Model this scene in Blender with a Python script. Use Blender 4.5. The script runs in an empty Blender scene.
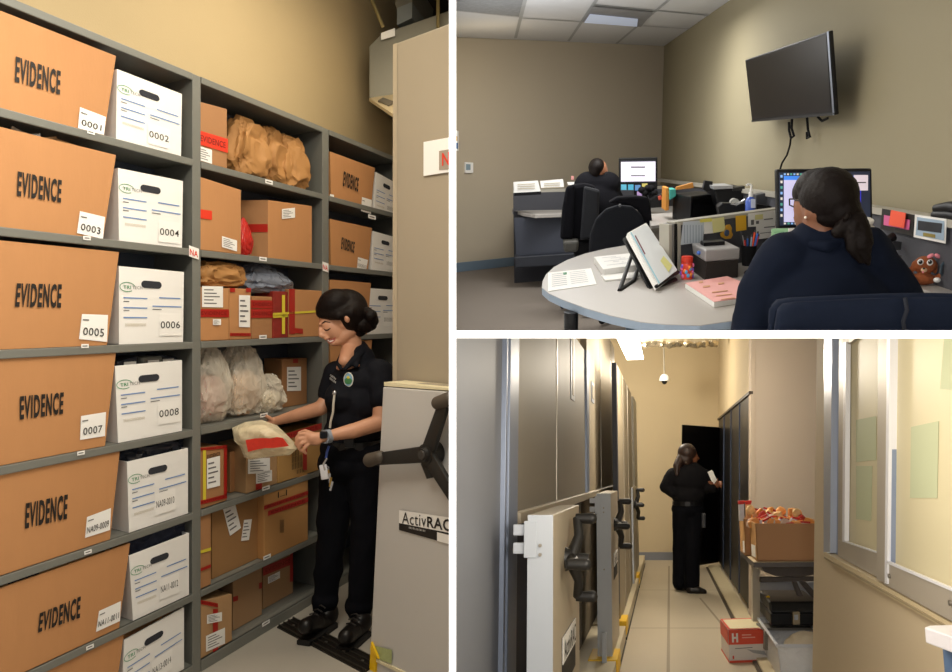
import bpy, bmesh, math, random
from mathutils import Vector as V, Matrix as Mx, noise
random.seed(7)
R=math.radians
F=800.0; PX=560.0; PY=317.0; CAM=V((0,0,1.55))
sc=bpy.context.scene; C=sc.collection
# ---- camera, world, exposure
cam=bpy.data.objects.new('camera',bpy.data.cameras.new('camera')); C.objects.link(cam)
cam.location=CAM; cam.rotation_euler=(R(90),0,0)
cam.data.sensor_fit='HORIZONTAL'; cam.data.sensor_width=36; cam.data.lens=F/952*36
cam.data.shift_x=(476-PX)/952; cam.data.shift_y=-(336-PY)/952; cam.data.clip_start=0.02
sc.camera=cam
w=bpy.data.worlds.new('world'); sc.world=w; w.use_nodes=True
w.node_tree.nodes['Background'].inputs[0].default_value=(1.0,.97,.93,1)
w.node_tree.nodes['Background'].inputs[1].default_value=WORLD=0.21
sc.view_settings.view_transform='Standard'; sc.view_settings.look='None'
sc.view_settings.gamma=1; sc.view_settings.use_curve_mapping=False; sc.view_settings.exposure=0.0

class Room:
    """a room of its own; the floor is z=0 and the eye stands at height h above it"""
    def __init__(s,hy,h):
        th=math.atan((PY-hy)/F); s.h=h; s.eye=V((0,0,h)); s.cut=[]
        s.M=Mx.Translation(CAM)@Mx.Rotation(th,4,'X')@Mx.Translation((0,0,-h)); s.I=s.M.inverted(); s.I3=s.I.to_3x3(); s.M3=s.M.to_3x3()
    def ray(s,x,y): return s.I3@V(((x-PX)/F,1,-(y-PY)/F))
    def z(s,x,y,z): d=s.ray(x,y); return s.eye+d*((z-s.h)/d.z)
    def Y(s,x,y,Y): d=s.ray(x,y); return s.eye+d*(Y/d.y)
    def pl(s,x,y,P,n): d=s.ray(x,y); return s.eye+d*((P-s.eye).dot(n)/d.dot(n))
    def px(s,p): q=s.M@V(p)-CAM; return (PX+F*q.x/q.y, PY-F*q.z/q.y)
    def up(s,p):
        """small rotation that stands a thing plumb"""
        q=s.M@V(p)-CAM; n=V((q.y,-q.x,0)).normalized(); zw=s.M3@V((0,0,1)); zz=(zw-n*zw.dot(n)).normalized()
        return V((0,0,1)).rotation_difference(s.I3@zz).to_matrix().to_4x4()
    def hgt(s,p,y,up=V((0,0,1))):
        """height above p at which the picture row y is reached"""
        lo,hi=0.,4.
        for _ in range(40):
            m=(lo+hi)/2
            if s.px(p+up*m)[1]>y: lo=m
            else: hi=m
        return lo
A=Room(317,1.55); B=Room(140,1.4); D=Room(470,1.4)
ROOM={}
def lamp(room,kind,loc,energy,color=(1,.9,.78),size=1.,size_y=None,to=None,rad=.1,name='lamp'):
    l=bpy.data.lights.new(name,kind); l.energy=energy; l.color=color
    if kind=='AREA':
        l.size=size
        if size_y: l.shape='RECTANGLE'; l.size_y=size_y
    else: l.shadow_soft_size=rad
    o=bpy.data.objects.new(name,l); C.objects.link(o)
    rot=Mx.Identity(4)
    if to is not None: rot=(V(to)-V(loc)).to_track_quat('-Z','Y').to_matrix().to_4x4()
    o.matrix_world=room.M@Mx.Translation(loc)@rot
    return o
# ---- lights of the three rooms, with unseen fill lamps added
lamp(A,'AREA',(-.75,2.1,3.0),46,(1,.92,.78),1.5,.5,to=(-1.2,2.8,.6))
lamp(A,'AREA',(-.80,3.9,3.5),21,(1,.88,.68),1.2,.4,to=(-1.3,4.2,0))
lamp(A,'POINT',(-.75,2.4,3.35),3,(1,.86,.6),rad=.3,name='strip_lamp')
lamp(A,'POINT',(-.12,.3,1.75),8,(1,.95,.9),rad=.12,name='flash')
lamp(B,'POINT',(-.15,3.5,2.08),20,(1,.98,.94),rad=.25,name='unseen_fill_lamp')  # added point lamp above the view, no fixture, brightens the whole office
lamp(B,'AREA',(.45,6.6,2.38),42,(1,.98,.93),1.0,.6,name='ceiling_light_lamp')
lamp(B,'POINT',(-.1,6.3,1.75),17,(.97,.98,1),rad=.35,name='fill_lamp')
lamp(B,'POINT',(-.62,7.9,2.0),4,(1,.8,.5),rad=.3,name='wall_glow_lamp')
lamp(D,'POINT',(.95,11.0,2.75),85,(1,.9,.74),rad=.15,name='unseen_fill_lamp')  # added point lamp without a fixture, lifts the far end of the corridor
lamp(D,'POINT',(1.0,7.2,2.35),60,(1,.9,.74),rad=.15,name='unseen_fill_lamp')  # added bare point lamp, brightens the middle of the corridor
lamp(D,'POINT',(.42,2.3,1.5),17,(1,.9,.76),rad=.25,name='unseen_fill_lamp')  # added at eye height with no fixture, to brighten the window wall
lamp(D,'POINT',(.3,.3,1.45),75,(1,.94,.86),rad=.12,name='flash')

# ---- materials
def lin(h):
    h=h.lstrip('#'); r=[int(h[i:i+2],16)/255 for i in (0,2,4)]
    return tuple(c/12.92 if c<=.04045 else ((c+.055)/1.055)**2.4 for c in r)+(1,)
MATS={}
def mat(name,hex,rough=.6,metal=0,var=.0,scale=8,bump=0,bscale=60,emit=0,stretch=None,coat=0,spec=.5):
    if name in MATS: return MATS[name]
    m=bpy.data.materials.new(name); m.use_nodes=True; nt=m.node_tree; b=nt.nodes['Principled BSDF']; MATS[name]=m
    c=lin(hex); b.inputs['Base Color'].default_value=c; b.inputs['Roughness'].default_value=rough; b.inputs['Metallic'].default_value=metal
    b.inputs['Coat Weight'].default_value=coat; b.inputs['Specular IOR Level'].default_value=spec
    if emit: b.inputs['Emission Color'].default_value=c; b.inputs['Emission Strength'].default_value=emit
    if var or bump:
        tc=nt.nodes.new('ShaderNodeTexCoord'); mp=nt.nodes.new('ShaderNodeMapping'); nt.links.new(tc.outputs['Object'],mp.inputs[0])
        if stretch: mp.inputs['Scale'].default_value=stretch
    if var:
        n=nt.nodes.new('ShaderNodeTexNoise'); n.inputs['Scale'].default_value=scale; n.inputs['Detail'].default_value=5; nt.links.new(mp.outputs[0],n.inputs['Vector'])
        mx=nt.nodes.new('ShaderNodeMix'); mx.data_type='RGBA'
        mx.inputs['A'].default_value=tuple(x*(1-var) for x in c[:3])+(1,); mx.inputs['B'].default_value=tuple(min(1,x*(1+var)) for x in c[:3])+(1,)
        nt.links.new(n.outputs['Fac'],mx.inputs['Factor']); nt.links.new(mx.outputs['Result'],b.inputs['Base Color'])
    if bump:
        n=nt.nodes.new('ShaderNodeTexNoise'); n.inputs['Scale'].default_value=bscale; n.inputs['Detail'].default_value=4; nt.links.new(mp.outputs[0],n.inputs['Vector'])
        bp=nt.nodes.new('ShaderNodeBump'); bp.inputs['Strength'].default_value=bump; bp.inputs['Distance'].default_value=.01
        nt.links.new(n.outputs['Fac'],bp.inputs['Height']); nt.links.new(bp.outputs[0],b.inputs['Normal'])
    return m
def film(name,hex,clear=.62,rough=.12,milk=.5):
    """thin clear plastic: part see-through, part glossy and milky"""
    if name in MATS: return MATS[name]
    m=bpy.data.materials.new(name); m.use_nodes=True; nt=m.node_tree; nt.nodes.clear(); MATS[name]=m
    o=nt.nodes.new('ShaderNodeOutputMaterial'); t=nt.nodes.new('ShaderNodeBsdfTransparent'); b=nt.nodes.new('ShaderNodeBsdfPrincipled')
    b.inputs['Base Color'].default_value=lin(hex); b.inputs['Roughness'].default_value=rough
    x=nt.nodes.new('ShaderNodeMixShader'); lw=nt.nodes.new('ShaderNodeLayerWeight'); lw.inputs[0].default_value=.35
    mr=nt.nodes.new('ShaderNodeMapRange'); mr.inputs['To Min'].default_value=1-clear; mr.inputs['To Max'].default_value=.8
    nt.links.new(lw.outputs['Facing'],mr.inputs['Value']); nt.links.new(mr.outputs[0],x.inputs[0]); nt.links.new(t.outputs[0],x.inputs[1]); nt.links.new(b.outputs[0],x.inputs[2]); nt.links.new(x.outputs[0],o.inputs[0])
    tc=nt.nodes.new('ShaderNodeTexCoord'); n=nt.nodes.new('ShaderNodeTexNoise'); n.inputs['Scale'].default_value=14; n.inputs['Distortion'].default_value=1.5
    bp=nt.nodes.new('ShaderNodeBump'); bp.inputs['Strength'].default_value=.9; bp.inputs['Distance'].default_value=.02
    nt.links.new(tc.outputs['Object'],n.inputs['Vector']); nt.links.new(n.outputs['Fac'],bp.inputs['Height']); nt.links.new(bp.outputs[0],b.inputs['Normal'])
    return m

# ---- things and meshes
def reg(o,room): ROOM[o.name]=room
def thing(room,name,label,cat,T,group=None,plumb=False):
    o=bpy.data.objects.new(name,None); C.objects.link(o); o.empty_display_size=.05
    T=T if isinstance(T,Mx) else Mx.Translation(T)
    if plumb: T=Mx.Translation(T.translation)@room.up(T.translation)@Mx.Translation(-T.translation)@T
    o.matrix_world=room.M@T; o['label']=label; o['category']=cat
    if group: o['group']=group
    reg(o,room); TT[o.name]=T; return o
TT={}
def frame(P,Q):
    """frame at the middle of P-Q with x along P-Q, z up"""
    x=(Q-P); x.z=0; x.normalize(); z=V((0,0,1)); y=z.cross(x); m=Mx((x,y,z)).transposed().to_4x4(); m.translation=(P+Q)/2; return m
def place(room,name,label,cat,pl,pr,z=0,group=None,plumb=True,Yd=None):
    """a thing standing at height z between two points seen at pl and pr; returns it and its width"""
    P=room.z(*pl,z) if Yd is None else room.Y(*pl,Yd); Q=room.z(*pr,z) if Yd is None else room.Y(*pr,Yd)
    Q.z=P.z
    t=thing(room,name,label,cat,frame(P,Q),group,plumb); t['_w']=0; del t['_w']
    return t,(Q-P).length
class MB:
    def __init__(s): s.bm=bmesh.new(); s.ms=[]
    def mi(s,m):
        if m not in s.ms: s.ms.append(m)
        return s.ms.index(m)
    def add(s,t,m,T=None):
        i=s.mi(m)
        if T is not None: bmesh.ops.transform(t,matrix=T,verts=t.verts)
        for f in t.faces: f.material_index=i
        me=bpy.data.meshes.new('t'); t.to_mesh(me); t.free(); s.bm.from_mesh(me); bpy.data.meshes.remove(me); return s
    def hexa(s,p,m,bev=0,T=None):
        """p: four bottom corners then the four above them"""
        t=bmesh.new(); v=[t.verts.new(q) for q in p]
        for f in ((3,2,1,0),(4,5,6,7),(0,1,5,4),(1,2,6,5),(2,3,7,6),(3,0,4,7)): t.faces.new([v[i] for i in f])
        bmesh.ops.recalc_face_normals(t,faces=t.faces)
        if bev: bmesh.ops.bevel(t,geom=t.edges[:],offset=bev,segments=2,profile=.5,affect='EDGES')
        return s.add(t,m,T)
    def box(s,c,sz,m,bev=0,rot=None,T=None):
        x,y,z=[a/2 for a in sz]; p=[V(q) for q in ((-x,-y,-z),(x,-y,-z),(x,y,-z),(-x,y,-z),(-x,-y,z),(x,-y,z),(x,y,z),(-x,y,z))]
        Mt=Mx.Translation(c)@(rot.to_4x4() if rot else Mx.Identity(4)); 
        return s.hexa([Mt@q for q in p],m,bev,T)
    def prism(s,pts,h,m,bev=0,T=None):
        t=bmesh.new(); h=V(h); n=len(pts); a=[t.verts.new(q) for q in pts]; b=[t.verts.new(V(q)+h) for q in pts]
        t.faces.new(a); t.faces.new(b[::-1])
        for i in range(n): t.faces.new((a[i],b[i],b[(i+1)%n],a[(i+1)%n]))
        bmesh.ops.recalc_face_normals(t,faces=t.faces)
        if bev: bmesh.ops.bevel(t,geom=t.edges[:],offset=bev,segments=2,profile=.5,affect='EDGES')
        return s.add(t,m,T)
    def cyl(s,a,b,r0,m,r1=None,n=20,T=None):
        a=V(a);b=V(b); r1=r0 if r1 is None else r1; t=bmesh.new(); d=b-a
        bmesh.ops.create_cone(t,cap_ends=True,segments=n,radius1=r0,radius2=r1,depth=d.length)
        bmesh.ops.transform(t,matrix=Mx.Translation((a+b)/2)@d.to_track_quat('Z','Y').to_matrix().to_4x4(),verts=t.verts)
        return s.add(t,m,T)
    def sph(s,c,r,m,rot=None,n=20,T=None,pw=None):
        t=bmesh.new(); bmesh.ops.create_uvsphere(t,u_segments=n,v_segments=n*2//3,radius=1)
        r=(r,r,r) if isinstance(r,(int,float)) else r
        if pw:
            for v in t.verts: v.co=V([math.copysign(abs(q)**pw,q) for q in v.co])
        bmesh.ops.transform(t,matrix=Mx.Translation(c)@(rot.to_4x4() if rot else Mx.Identity(4))@Mx.Diagonal((*r,1)),verts=t.verts)
        return s.add(t,m,T)
    def tube(s,pts,r,m,n=8,T=None):
        pts=[V(p) for p in pts]; t=bmesh.new(); rings=[]
        rr=r if isinstance(r,(list,tuple)) else [r]*len(pts); prev=None
        for i,p in enumerate(pts):
            d=(pts[min(i+1,len(pts)-1)]-pts[max(i-1,0)]).normalized()
            u=(prev-d*prev.dot(d)) if prev is not None else d.orthogonal()
            u.normalize(); prev=u; w_=d.cross(u)
            rings.append([t.verts.new(p+(u*math.cos(k*2*math.pi/n)+w_*math.sin(k*2*math.pi/n))*rr[i]) for k in range(n)])
        for a,b in zip(rings,rings[1:]):
            for k in range(n): t.faces.new((a[k],a[(k+1)%n],b[(k+1)%n],b[k]))
        t.faces.new(rings[0][::-1]); t.faces.new(rings[-1]); bmesh.ops.recalc_face_normals(t,faces=t.faces)
        return s.add(t,m,T)
    def lathe(s,prof,m,n=24,T=None):
        t=bmesh.new(); rings=[[t.verts.new((r*math.cos(k*2*math.pi/n),r*math.sin(k*2*math.pi/n),z)) for k in range(n)] for r,z in prof]
        for a,b in zip(rings,rings[1:]):
            for k in range(n): t.faces.new((a[k],a[(k+1)%n],b[(k+1)%n],b[k]))
        t.faces.new(rings[0][::-1]); t.faces.new(rings[-1]); bmesh.ops.recalc_face_normals(t,faces=t.faces)
        return s.add(t,m,T)
    def quad(s,p,m,th=0,T=None):
        p=[V(q) for q in p]
        if th:
            n=(p[1]-p[0]).cross(p[3]-p[0]).normalized()
            return s.prism(p,n*th,m,T=T)
        t=bmesh.new(); t.faces.new([t.verts.new(q) for q in p]); return s.add(t,m,T)
    def sheet(s,rows,m,T=None):
        t=bmesh.new(); g=[[t.verts.new(q) for q in r] for r in rows]
        for a,b in zip(g,g[1:]):
            for k in range(len(a)-1): t.faces.new((a[k],a[k+1],b[k+1],b[k]))
        return s.add(t,m,T)
    def text(s,txt,q,m,bold=0.0,lift=0.0,sp=1.08):
        """writes txt so that its outline fills the quad q = TL,TR,BR,BL"""
        cu=bpy.data.curves.new('t','FONT'); cu.body=txt; cu.size=1; cu.offset=bold*.45; cu.space_character=sp; cu.resolution_u=3
        o=bpy.data.objects.new('t',cu); me=bpy.data.meshes.new_from_object(o); bpy.data.objects.remove(o)
        t=bmesh.new(); t.from_mesh(me); bpy.data.meshes.remove(me)
        xs=[v.co.x for v in t.verts]; ys=[v.co.y for v in t.verts]; x0,x1,y0,y1=min(xs),max(xs),min(ys),max(ys)
        q=[V(a) for a in q]; n=(q[1]-q[0]).cross(q[3]-q[0]).normalized()*-1
        if n.dot(q[0]-V((0,0,1.4)))>0 and lift>0: n=-n
        for v in t.verts:
            u=(v.co.x-x0)/(x1-x0); k=(v.co.y-y0)/(y1-y0)
            v.co=(q[0]*(1-u)+q[1]*u)*k+(q[3]*(1-u)+q[2]*u)*(1-k)+n*lift
        return s.add(t,m)
    def build(s,name,parent=None,room=None,glob=False,smooth=False,T=None,kind=None,ang=40):
        """glob: the shape was given in the room's own coordinates"""
        if glob and parent is not None: bmesh.ops.transform(s.bm,matrix=TT[top(parent).name].inverted(),verts=s.bm.verts)
        me=bpy.data.meshes.new(name); s.bm.to_mesh(me); s.bm.free()
        for m in s.ms: me.materials.append(m)
        if smooth: me.shade_smooth(); me.set_sharp_from_angle(angle=R(ang))
        o=bpy.data.objects.new(name,me); C.objects.link(o)
        if parent is not None: o.parent=parent; room=ROOM[top(parent).name]
        else: o.matrix_world=room.M@(T if T is not None else Mx.Identity(4)); TT[o.name]=T if T is not None else Mx.Identity(4)
        reg(o,room)
        if kind: o['kind']=kind
        return o
def top(o):
    while o.parent is not None: o=o.parent
    return o
def tag(o,label,cat,group=None):
    o['label']=label; o['category']=cat
    if group: o['group']=group
    return o
def solo(room,name,label,cat,mb,T,group=None,smooth=False,plumb=False):
    if plumb: T=Mx.Translation(T.translation)@room.up(T.translation)@Mx.Translation(-T.translation)@T
    return tag(mb.build(name,room=room,T=T,smooth=smooth),label,cat,group)
def gsolo(room,name,label,cat,mb,group=None,smooth=False):
    """one-mesh thing given in room coordinates: origin moved to its base"""
    c=sum((v.co for v in mb.bm.verts),V())/len(mb.bm.verts); c.z=min(v.co.z for v in mb.bm.verts)
    bmesh.ops.translate(mb.bm,vec=-c,verts=mb.bm.verts)
    return tag(mb.build(name,room=room,T=Mx.Translation(c),smooth=smooth),label,cat,group)
def blob(prims,vox,name,m,parent,wr=0,ws=9,sm=6,glob=True,seed=0):
    """one continuous smooth surface grown round tapered limbs ('c',a,b,r0,r1) and ellipsoids ('e',c,radii,rotation)"""
    b=MB()
    for p in prims:
        if p[0]=='c':
            b.cyl(p[1],p[2],p[3],m,p[4],n=16); b.sph(p[1],p[3],m,n=16); b.sph(p[2],p[4],m,n=16)
        else: b.sph(p[1],p[2],m,rot=p[3] if len(p)>3 else None,n=24)
    me=bpy.data.meshes.new('t'); b.bm.to_mesh(me); b.bm.free(); o=bpy.data.objects.new('t',me); C.objects.link(o)
    r=o.modifiers.new('r','REMESH'); r.mode='VOXEL'; r.voxel_size=vox
    k=o.modifiers.new('s','SMOOTH'); k.iterations=sm; k.factor=.5
    dg=bpy.context.evaluated_depsgraph_get(); me2=bpy.data.meshes.new_from_object(o.evaluated_get(dg)); bpy.data.objects.remove(o)
    out=MB(); t=bmesh.new(); t.from_mesh(me2); bpy.data.meshes.remove(me2)
    if wr:
        t.normal_update()
        nn=[v.normal.copy() for v in t.verts]
        for v,n in zip(t.verts,nn):
            q=v.co*ws+V((seed,0,0)); a=1-abs(noise.noise(V((q.x,q.y,q.z*.8))))*2; v.co+=n*wr*(a*.7+.5*noise.noise(q*2.3))
    out.add(t,m); return out.build(name,parent,glob=glob,smooth=True,ang=180)

from mathutils.bvhtree import BVHTree
def snapper(o,room):
    """returns f(x,y,lift): the point of o's skin seen at pixel x,y, lifted towards the eye"""
    T=TT[top(o).name]; bv=BVHTree.FromPolygons([T@v.co for v in o.data.vertices],[tuple(p.vertices) for p in o.data.polygons])
    def f(x,y,lift=.002,fallback=None):
        d=room.ray(x,y).normalized(); h=bv.ray_cast(room.eye,d)
        if h[0] is None: return fallback
        return h[0]-d*lift
    return f
# ================= materials in use
TAN=mat('tan_wall_paint','#bfaa82',.75,var=.03,scale=3,bump=.08,bscale=180)
STEEL=mat('grey_shelf_enamel','#74756f',.42,var=.03,bump=.03,bscale=40)
STEELD=mat('dark_shelf_enamel','#4a5260',.5,var=.04)
KRAFT=mat('orange_kraft_board','#ba8555',.72,var=.05,scale=20,stretch=(1,1,.25),bump=.05,bscale=90)
KRAFT2=mat('brown_kraft_board','#a8794f',.72,var=.06,scale=14,bump=.05,bscale=90)
KRAFT3=mat('pale_kraft_board','#b28c62',.7,var=.05,scale=14,bump=.05,bscale=90)
WBOX=mat('white_file_board','#ecebe8',.6,var=.015,scale=9)
BLACKINK=mat('black_ink','#1c1815',.6)
GREYINK=mat('grey_ink','#6a6a6c',.6)
BLUEINK=mat('blue_ink','#6d8fc4',.6)
GREENINK=mat('green_ink','#2f8a5a',.6)
TANINK=mat('tan_ink','#b8ad94',.6)
PAPER=mat('white_paper','#f2f1ee',.6)
REDTAPE=mat('red_evidence_tape','#a9241b',.35,var=.12,scale=30)
REDTAPE2=mat('orange_red_tape','#e03a22',.4,var=.08,scale=30)
YSTRAP=mat('yellow_strap','#dccb3c',.5)
REDINK=mat('red_ink','#dd3a22',.5)
HOLE=mat('hand_hole_painted_shade','#2a2c33',.9)
SKIN=mat('skin_light_brown','#c48f70',.5,var=.04,scale=20)
HAIR=mat('near_black_hair','#120b09',.5,var=.5,scale=60,stretch=(1,1,6),bump=.25,bscale=120,spec=.14)
BLACKCLOTH=mat('black_uniform_cloth','#15161c',.8,spec=.12,var=.15,scale=30,bump=.1,bscale=300)
BLACKTROU=mat('black_trouser_cloth','#0a0b11',.85,spec=.12,var=.15,scale=20)
LEATHER=mat('black_boot_leather','#120f0e',.4,spec=.35)
RUBBER=mat('black_plastic','#1b1a19',.45)
CABGREY=mat('warm_grey_enamel','#c6c4c1',.45,var=.015)
CABTAN=mat('taupe_enamel','#a39885',.5,var=.015)
CREAM=mat('cream_edge','#e6dcb8',.5)
YELLOW=mat('yellow_bumper','#f2c318',.45)
WHITEG=mat('white_divider_paint','#f7f7f7',.7)
# ================= dividers between the three rooms
def wedge(name,c,ext):
    """partition whose sides run along the sight lines through the four image points c, from Y=.8 to Y=16"""
    p=[]
    for Y in (.8,16): p.append([A.Y(x,y,Y) for x,y in c])
    m=MB(); m.hexa(p[0]+p[1],WHITEG); o=m.build(name,room=A,kind='structure'); return o
wedge('wall_divider',((449.1,-40),(456.0,-40),(456.0,720),(449.1,720)),0)
wedge('trim_slab',((456.0,330.6),(1010,330.6),(1010,338.0),(456.0,338.0)),0)
lp=lamp(A,'POINT',(-.02,.02,1.56),3.2,(1,1,1),rad=.05,name='divider_fill_lamp')  # added lamp beside the eye, whitens the near ends of the dividers

# ================= ROOM A: the shelf aisle
S0=V((-1.576,3.473,0)); U=V((.267,.9637,0)).normalized(); W=V((-.84,.543,0)).normalized(); N=V((U.y,-U.x,0)); Z=V((0,0,1))
DEP=.30
def fp(s,z,d=0): return S0+U*s+W*d+Z*z
def ff(x,y,d=0):
    """(s,z) on the shelf front plane, set back by d, seen at pixel x,y"""
    p=A.pl(x,y,S0+W*d,N)-(S0+W*d); return p.dot(U),p.z
def fq(pts,d=0,lift=0): return [A.pl(x,y,S0+W*d+N*lift,N) for x,y in pts]
ZT=[2.23,1.843,1.443,1.065,.707,.356,.05]; TOP=2.60
m=MB(); m.quad([(-3.2,-1,0),(-.0,-1,0),(.4,9,0),(-5,9,0)],mat('grey_concrete_floor','#a8a297',.5,var=.06,scale=5,bump=.04,bscale=30)); m.build('floor',room=A,kind='structure')
bw=S0+W*.36
m=MB(); a=bw-U*3.5; b=bw+U*6; m.quad([a,b,b+Z*4.2,a+Z*4.2],TAN,.05); m.build('wall_left',room=A,kind='structure')
m=MB(); a=S0+U*3.3-W*3; b=S0+U*3.3+W*2; m.quad([a,b,b+Z*4.2,a+Z*4.2],TAN); m.build('wall_back',room=A,kind='structure')
m=MB(); m.quad([(-4,-.6,3.9),(0,-.6,3.9),(.4,9,3.9),(-5,9,3.9)],mat('dark_ceiling','#4a4238',.8)); m.build('ceiling',room=A,kind='structure')

shelf=thing(A,'shelving_unit','long grey steel shelving unit of three bays holding evidence boxes along the tan wall','shelving',Mx.Translation(S0+U*.4))
POST=[(-1.10,-1.06),(-.028,.024),(ff(322.3,300)[0],ff(328.8,300)[0]),(1.93,1.98)]
for a,b in POST:
    m=MB(); m.hexa([fp(a,0),fp(b,0),fp(b,0,DEP),fp(a,0,DEP),fp(a,TOP),fp(b,TOP),fp(b,TOP,DEP),fp(a,TOP,DEP)],STEEL,.003); m.build('upright',shelf,glob=True)
for k in range(3):
    s0,s1=POST[k][1],POST[k+1][0]
    for z in ZT+[TOP]:
        m=MB(); t=.03 if z>.1 else .05
        m.hexa([fp(s0,z-.016),fp(s1,z-.016),fp(s1,z-.016,DEP),fp(s0,z-.016,DEP),fp(s0,z),fp(s1,z),fp(s1,z,DEP),fp(s0,z,DEP)],STEEL)
        m.hexa([fp(s0,z-t,-.004),fp(s1,z-t,-.004),fp(s1,z-t,.012),fp(s0,z-t,.012),fp(s0,z,-.004),fp(s1,z,-.004),fp(s1,z,.012),fp(s0,z,.012)],STEEL,.003)
        m.build('shelf',shelf,glob=True)
    m=MB(); m.hexa([fp(s0,0,DEP-.01),fp(s1,0,DEP-.01),fp(s1,0,DEP),fp(s0,0,DEP),fp(s0,TOP,DEP-.01),fp(s1,TOP,DEP-.01),fp(s1,TOP,DEP),fp(s0,TOP,DEP)],STEELD); m.build('back_panel',shelf,glob=True)
# shelf tags, written markers
def rectpx(cx,cy,w_,h_,sl=0): return [(cx-w_/2,cy-h_/2-sl*w_/2),(cx+w_/2,cy-h_/2+sl*w_/2),(cx+w_/2,cy+h_/2+sl*w_/2),(cx-w_/2,cy+h_/2-sl*w_/2)]
for x,y,sl in ((91,132,.26),(87,238,.09),(85,346,-.03),(81,453,-.18),(88,552,-.33),(90,647,-.45),(269,182,.27),(263,259,.12),(263,337,-.03),(264,415,-.2),(266,488,-.33),(267,557,-.45),(266,623,-.6),(372,217,.25)):
    m=MB(); m.quad(fq(rectpx(x,y,7.5,4,sl),0,.007),PAPER); q=rectpx(x,y,5,1,sl); m.quad(fq(q,0,.008),GREYINK); m.build('shelf_tag',shelf,glob=True)
for x,y,ww,hh in ((194,252.5,10,11),(325.5,267,6,9)):
    m=MB(); m.quad(fq(rectpx(x,y,ww,hh,.35),0,.006),PAPER); m.text('NA',fq(rectpx(x,y+.5,ww*.8,hh*.55,.35),0,.008),REDINK,.03); m.build('bay_marker',shelf,glob=True)

def shear_box(mb,s0,s1,z0,z1,d0,d1,m_,ts0=None,ts1=None,bev=0):
    ts0=s0 if ts0 is None else ts0; ts1=s1 if ts1 is None else ts1
    return mb.hexa([fp(s0,z0,d0),fp(s1,z0,d0),fp(s1,z0,d1),fp(s0,z0,d1),fp(ts0,z1,d0),fp(ts1,z1,d0),fp(ts1,z1,d1),fp(ts0,z1,d1)],m_,bev)
def tray(mb,s0,s1,z0,z1,d0,d1,m_,ts0=None,ts1=None,t=.006,m2=None):
    """open-topped carton with real walls"""
    ts0=s0 if ts0 is None else ts0; ts1=s1 if ts1 is None else ts1
    shear_box(mb,s0,s1,z0,z1,d0,d0+t,m_,ts0,ts1); shear_box(mb,s0,s1,z0,z1,d1-t,d1,m_,ts0,ts1)
    shear_box(mb,s0,s0+t,z0,z1,d0+t,d1-t,m_,ts0,ts0+t); shear_box(mb,s1-t,s1,z0,z1,d0+t,d1-t,m_,ts1-t,ts1)
    shear_box(mb,s0+t,s1-t,z0,z0+t,d0+t,d1-t,m_)
BROWN='brown cardboard evidence boxes on the shelves'; WHITE='white file boxes on the shelves'
def lerp4(q,u,v):
    a=[q[0][i]*(1-u)+q[1][i]*u for i in (0,1)]; b=[q[3][i]*(1-u)+q[2][i]*u for i in (0,1)]
    return (a[0]*(1-v)+b[0]*v,a[1]*(1-v)+b[1]*v)
def sub(q,u0,v0,u1,v1): return [lerp4(q,u0,v0),lerp4(q,u1,v0),lerp4(q,u1,v1),lerp4(q,u0,v1)]
def crumple(mb,c,r,m_,sd=0,amp=.12,pw=.75,rot=None,fr=3.,taper=0,sub_=5):
    """crumpled bag: superellipsoid with folded skin"""
    t=bmesh.new(); bmesh.ops.create_icosphere(t,subdivisions=sub_,radius=1)
    for v in t.verts:
        q=v.co.copy(); n=q.normalized(); f=V([math.copysign(abs(a)**pw,a) for a in q])
        k=0
        for o_,am in ((fr,1),(fr*2.3,.5),(fr*5,.22)):
            k+=am*(.5-abs(noise.noise(q*o_+V((sd*7.3+o_,sd,0)))*2))
        f+=n*k*amp
        if taper: s_=1-taper*max(0,f.z+.2); f.x*=s_; f.y*=s_
        v.co=V((f.x*r[0],f.y*r[1],f.z*r[2]))
    zmin=-r[2]
    for v in t.verts:
        if v.co.z<zmin: v.co.z=zmin
    T=Mx.Translation(c)@(rot.to_4x4() if rot else Mx.Identity(4)); return mb.add(t,m_,T)
SF=Mx((U,-N,Z)).transposed()   # frame of the shelf fronts: x along, y inward
PBAG=mat('brown_paper_bag','#a97a45',.7,var=.08,scale=9,bump=.25,bscale=14)
DARKBAG=mat('dark_plastic_bag','#2b303c',.25,var=.3,scale=10,bump=.4,bscale=18)
MIX=mat('mixed_contents','#9a8a78',.7,var=.5,scale=40)

def brown_box(z0,tr,br,text,lab,labtxt,words,x0=None,name='archive_box',labq=None,lab2=None):
    d0=.006; s1t,zt=ff(*tr,d0); s1b,_=ff(*br,d0); sL=-1.04 if x0 is None else ff(x0,tr[1],d0)[0]
    if z0+.30<zt or True: z1=zt
    t=thing(A,name,words,'box',Mx.Translation(fp((sL+s1b)/2,z0,d0+.1)),BROWN)
    m=MB(); tray(m,sL+(.03 if x0 is None else .012),s1b,z0,z1,d0,DEP-.04,KRAFT,sL-(.0 if x0 is None else .0),s1t)
    if text: m.text('EVIDENCE',fq(text,d0,.004),BLACKINK,.075,sp=1.16)
    m.build('carton',t,glob=True)
    m=MB(); q=lab; m.quad(fq(q,d0,.003),PAPER)
    m.quad(fq(sub(q,.06,.2,.3,.25),d0,.005),GREYINK)
    m.text(labtxt,fq(sub(q,.12 if len(labtxt)<6 else .06,.52,.88 if len(labtxt)<6 else .94,.82),d0,.005),BLACKINK,.01); m.build('label',t,glob=True)
    if lab2: m=MB(); m.quad(fq(lab2,d0,.003),PAPER); m.build('label',t,glob=True)
    return t,(sL,s1b,z1,d0)
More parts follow.
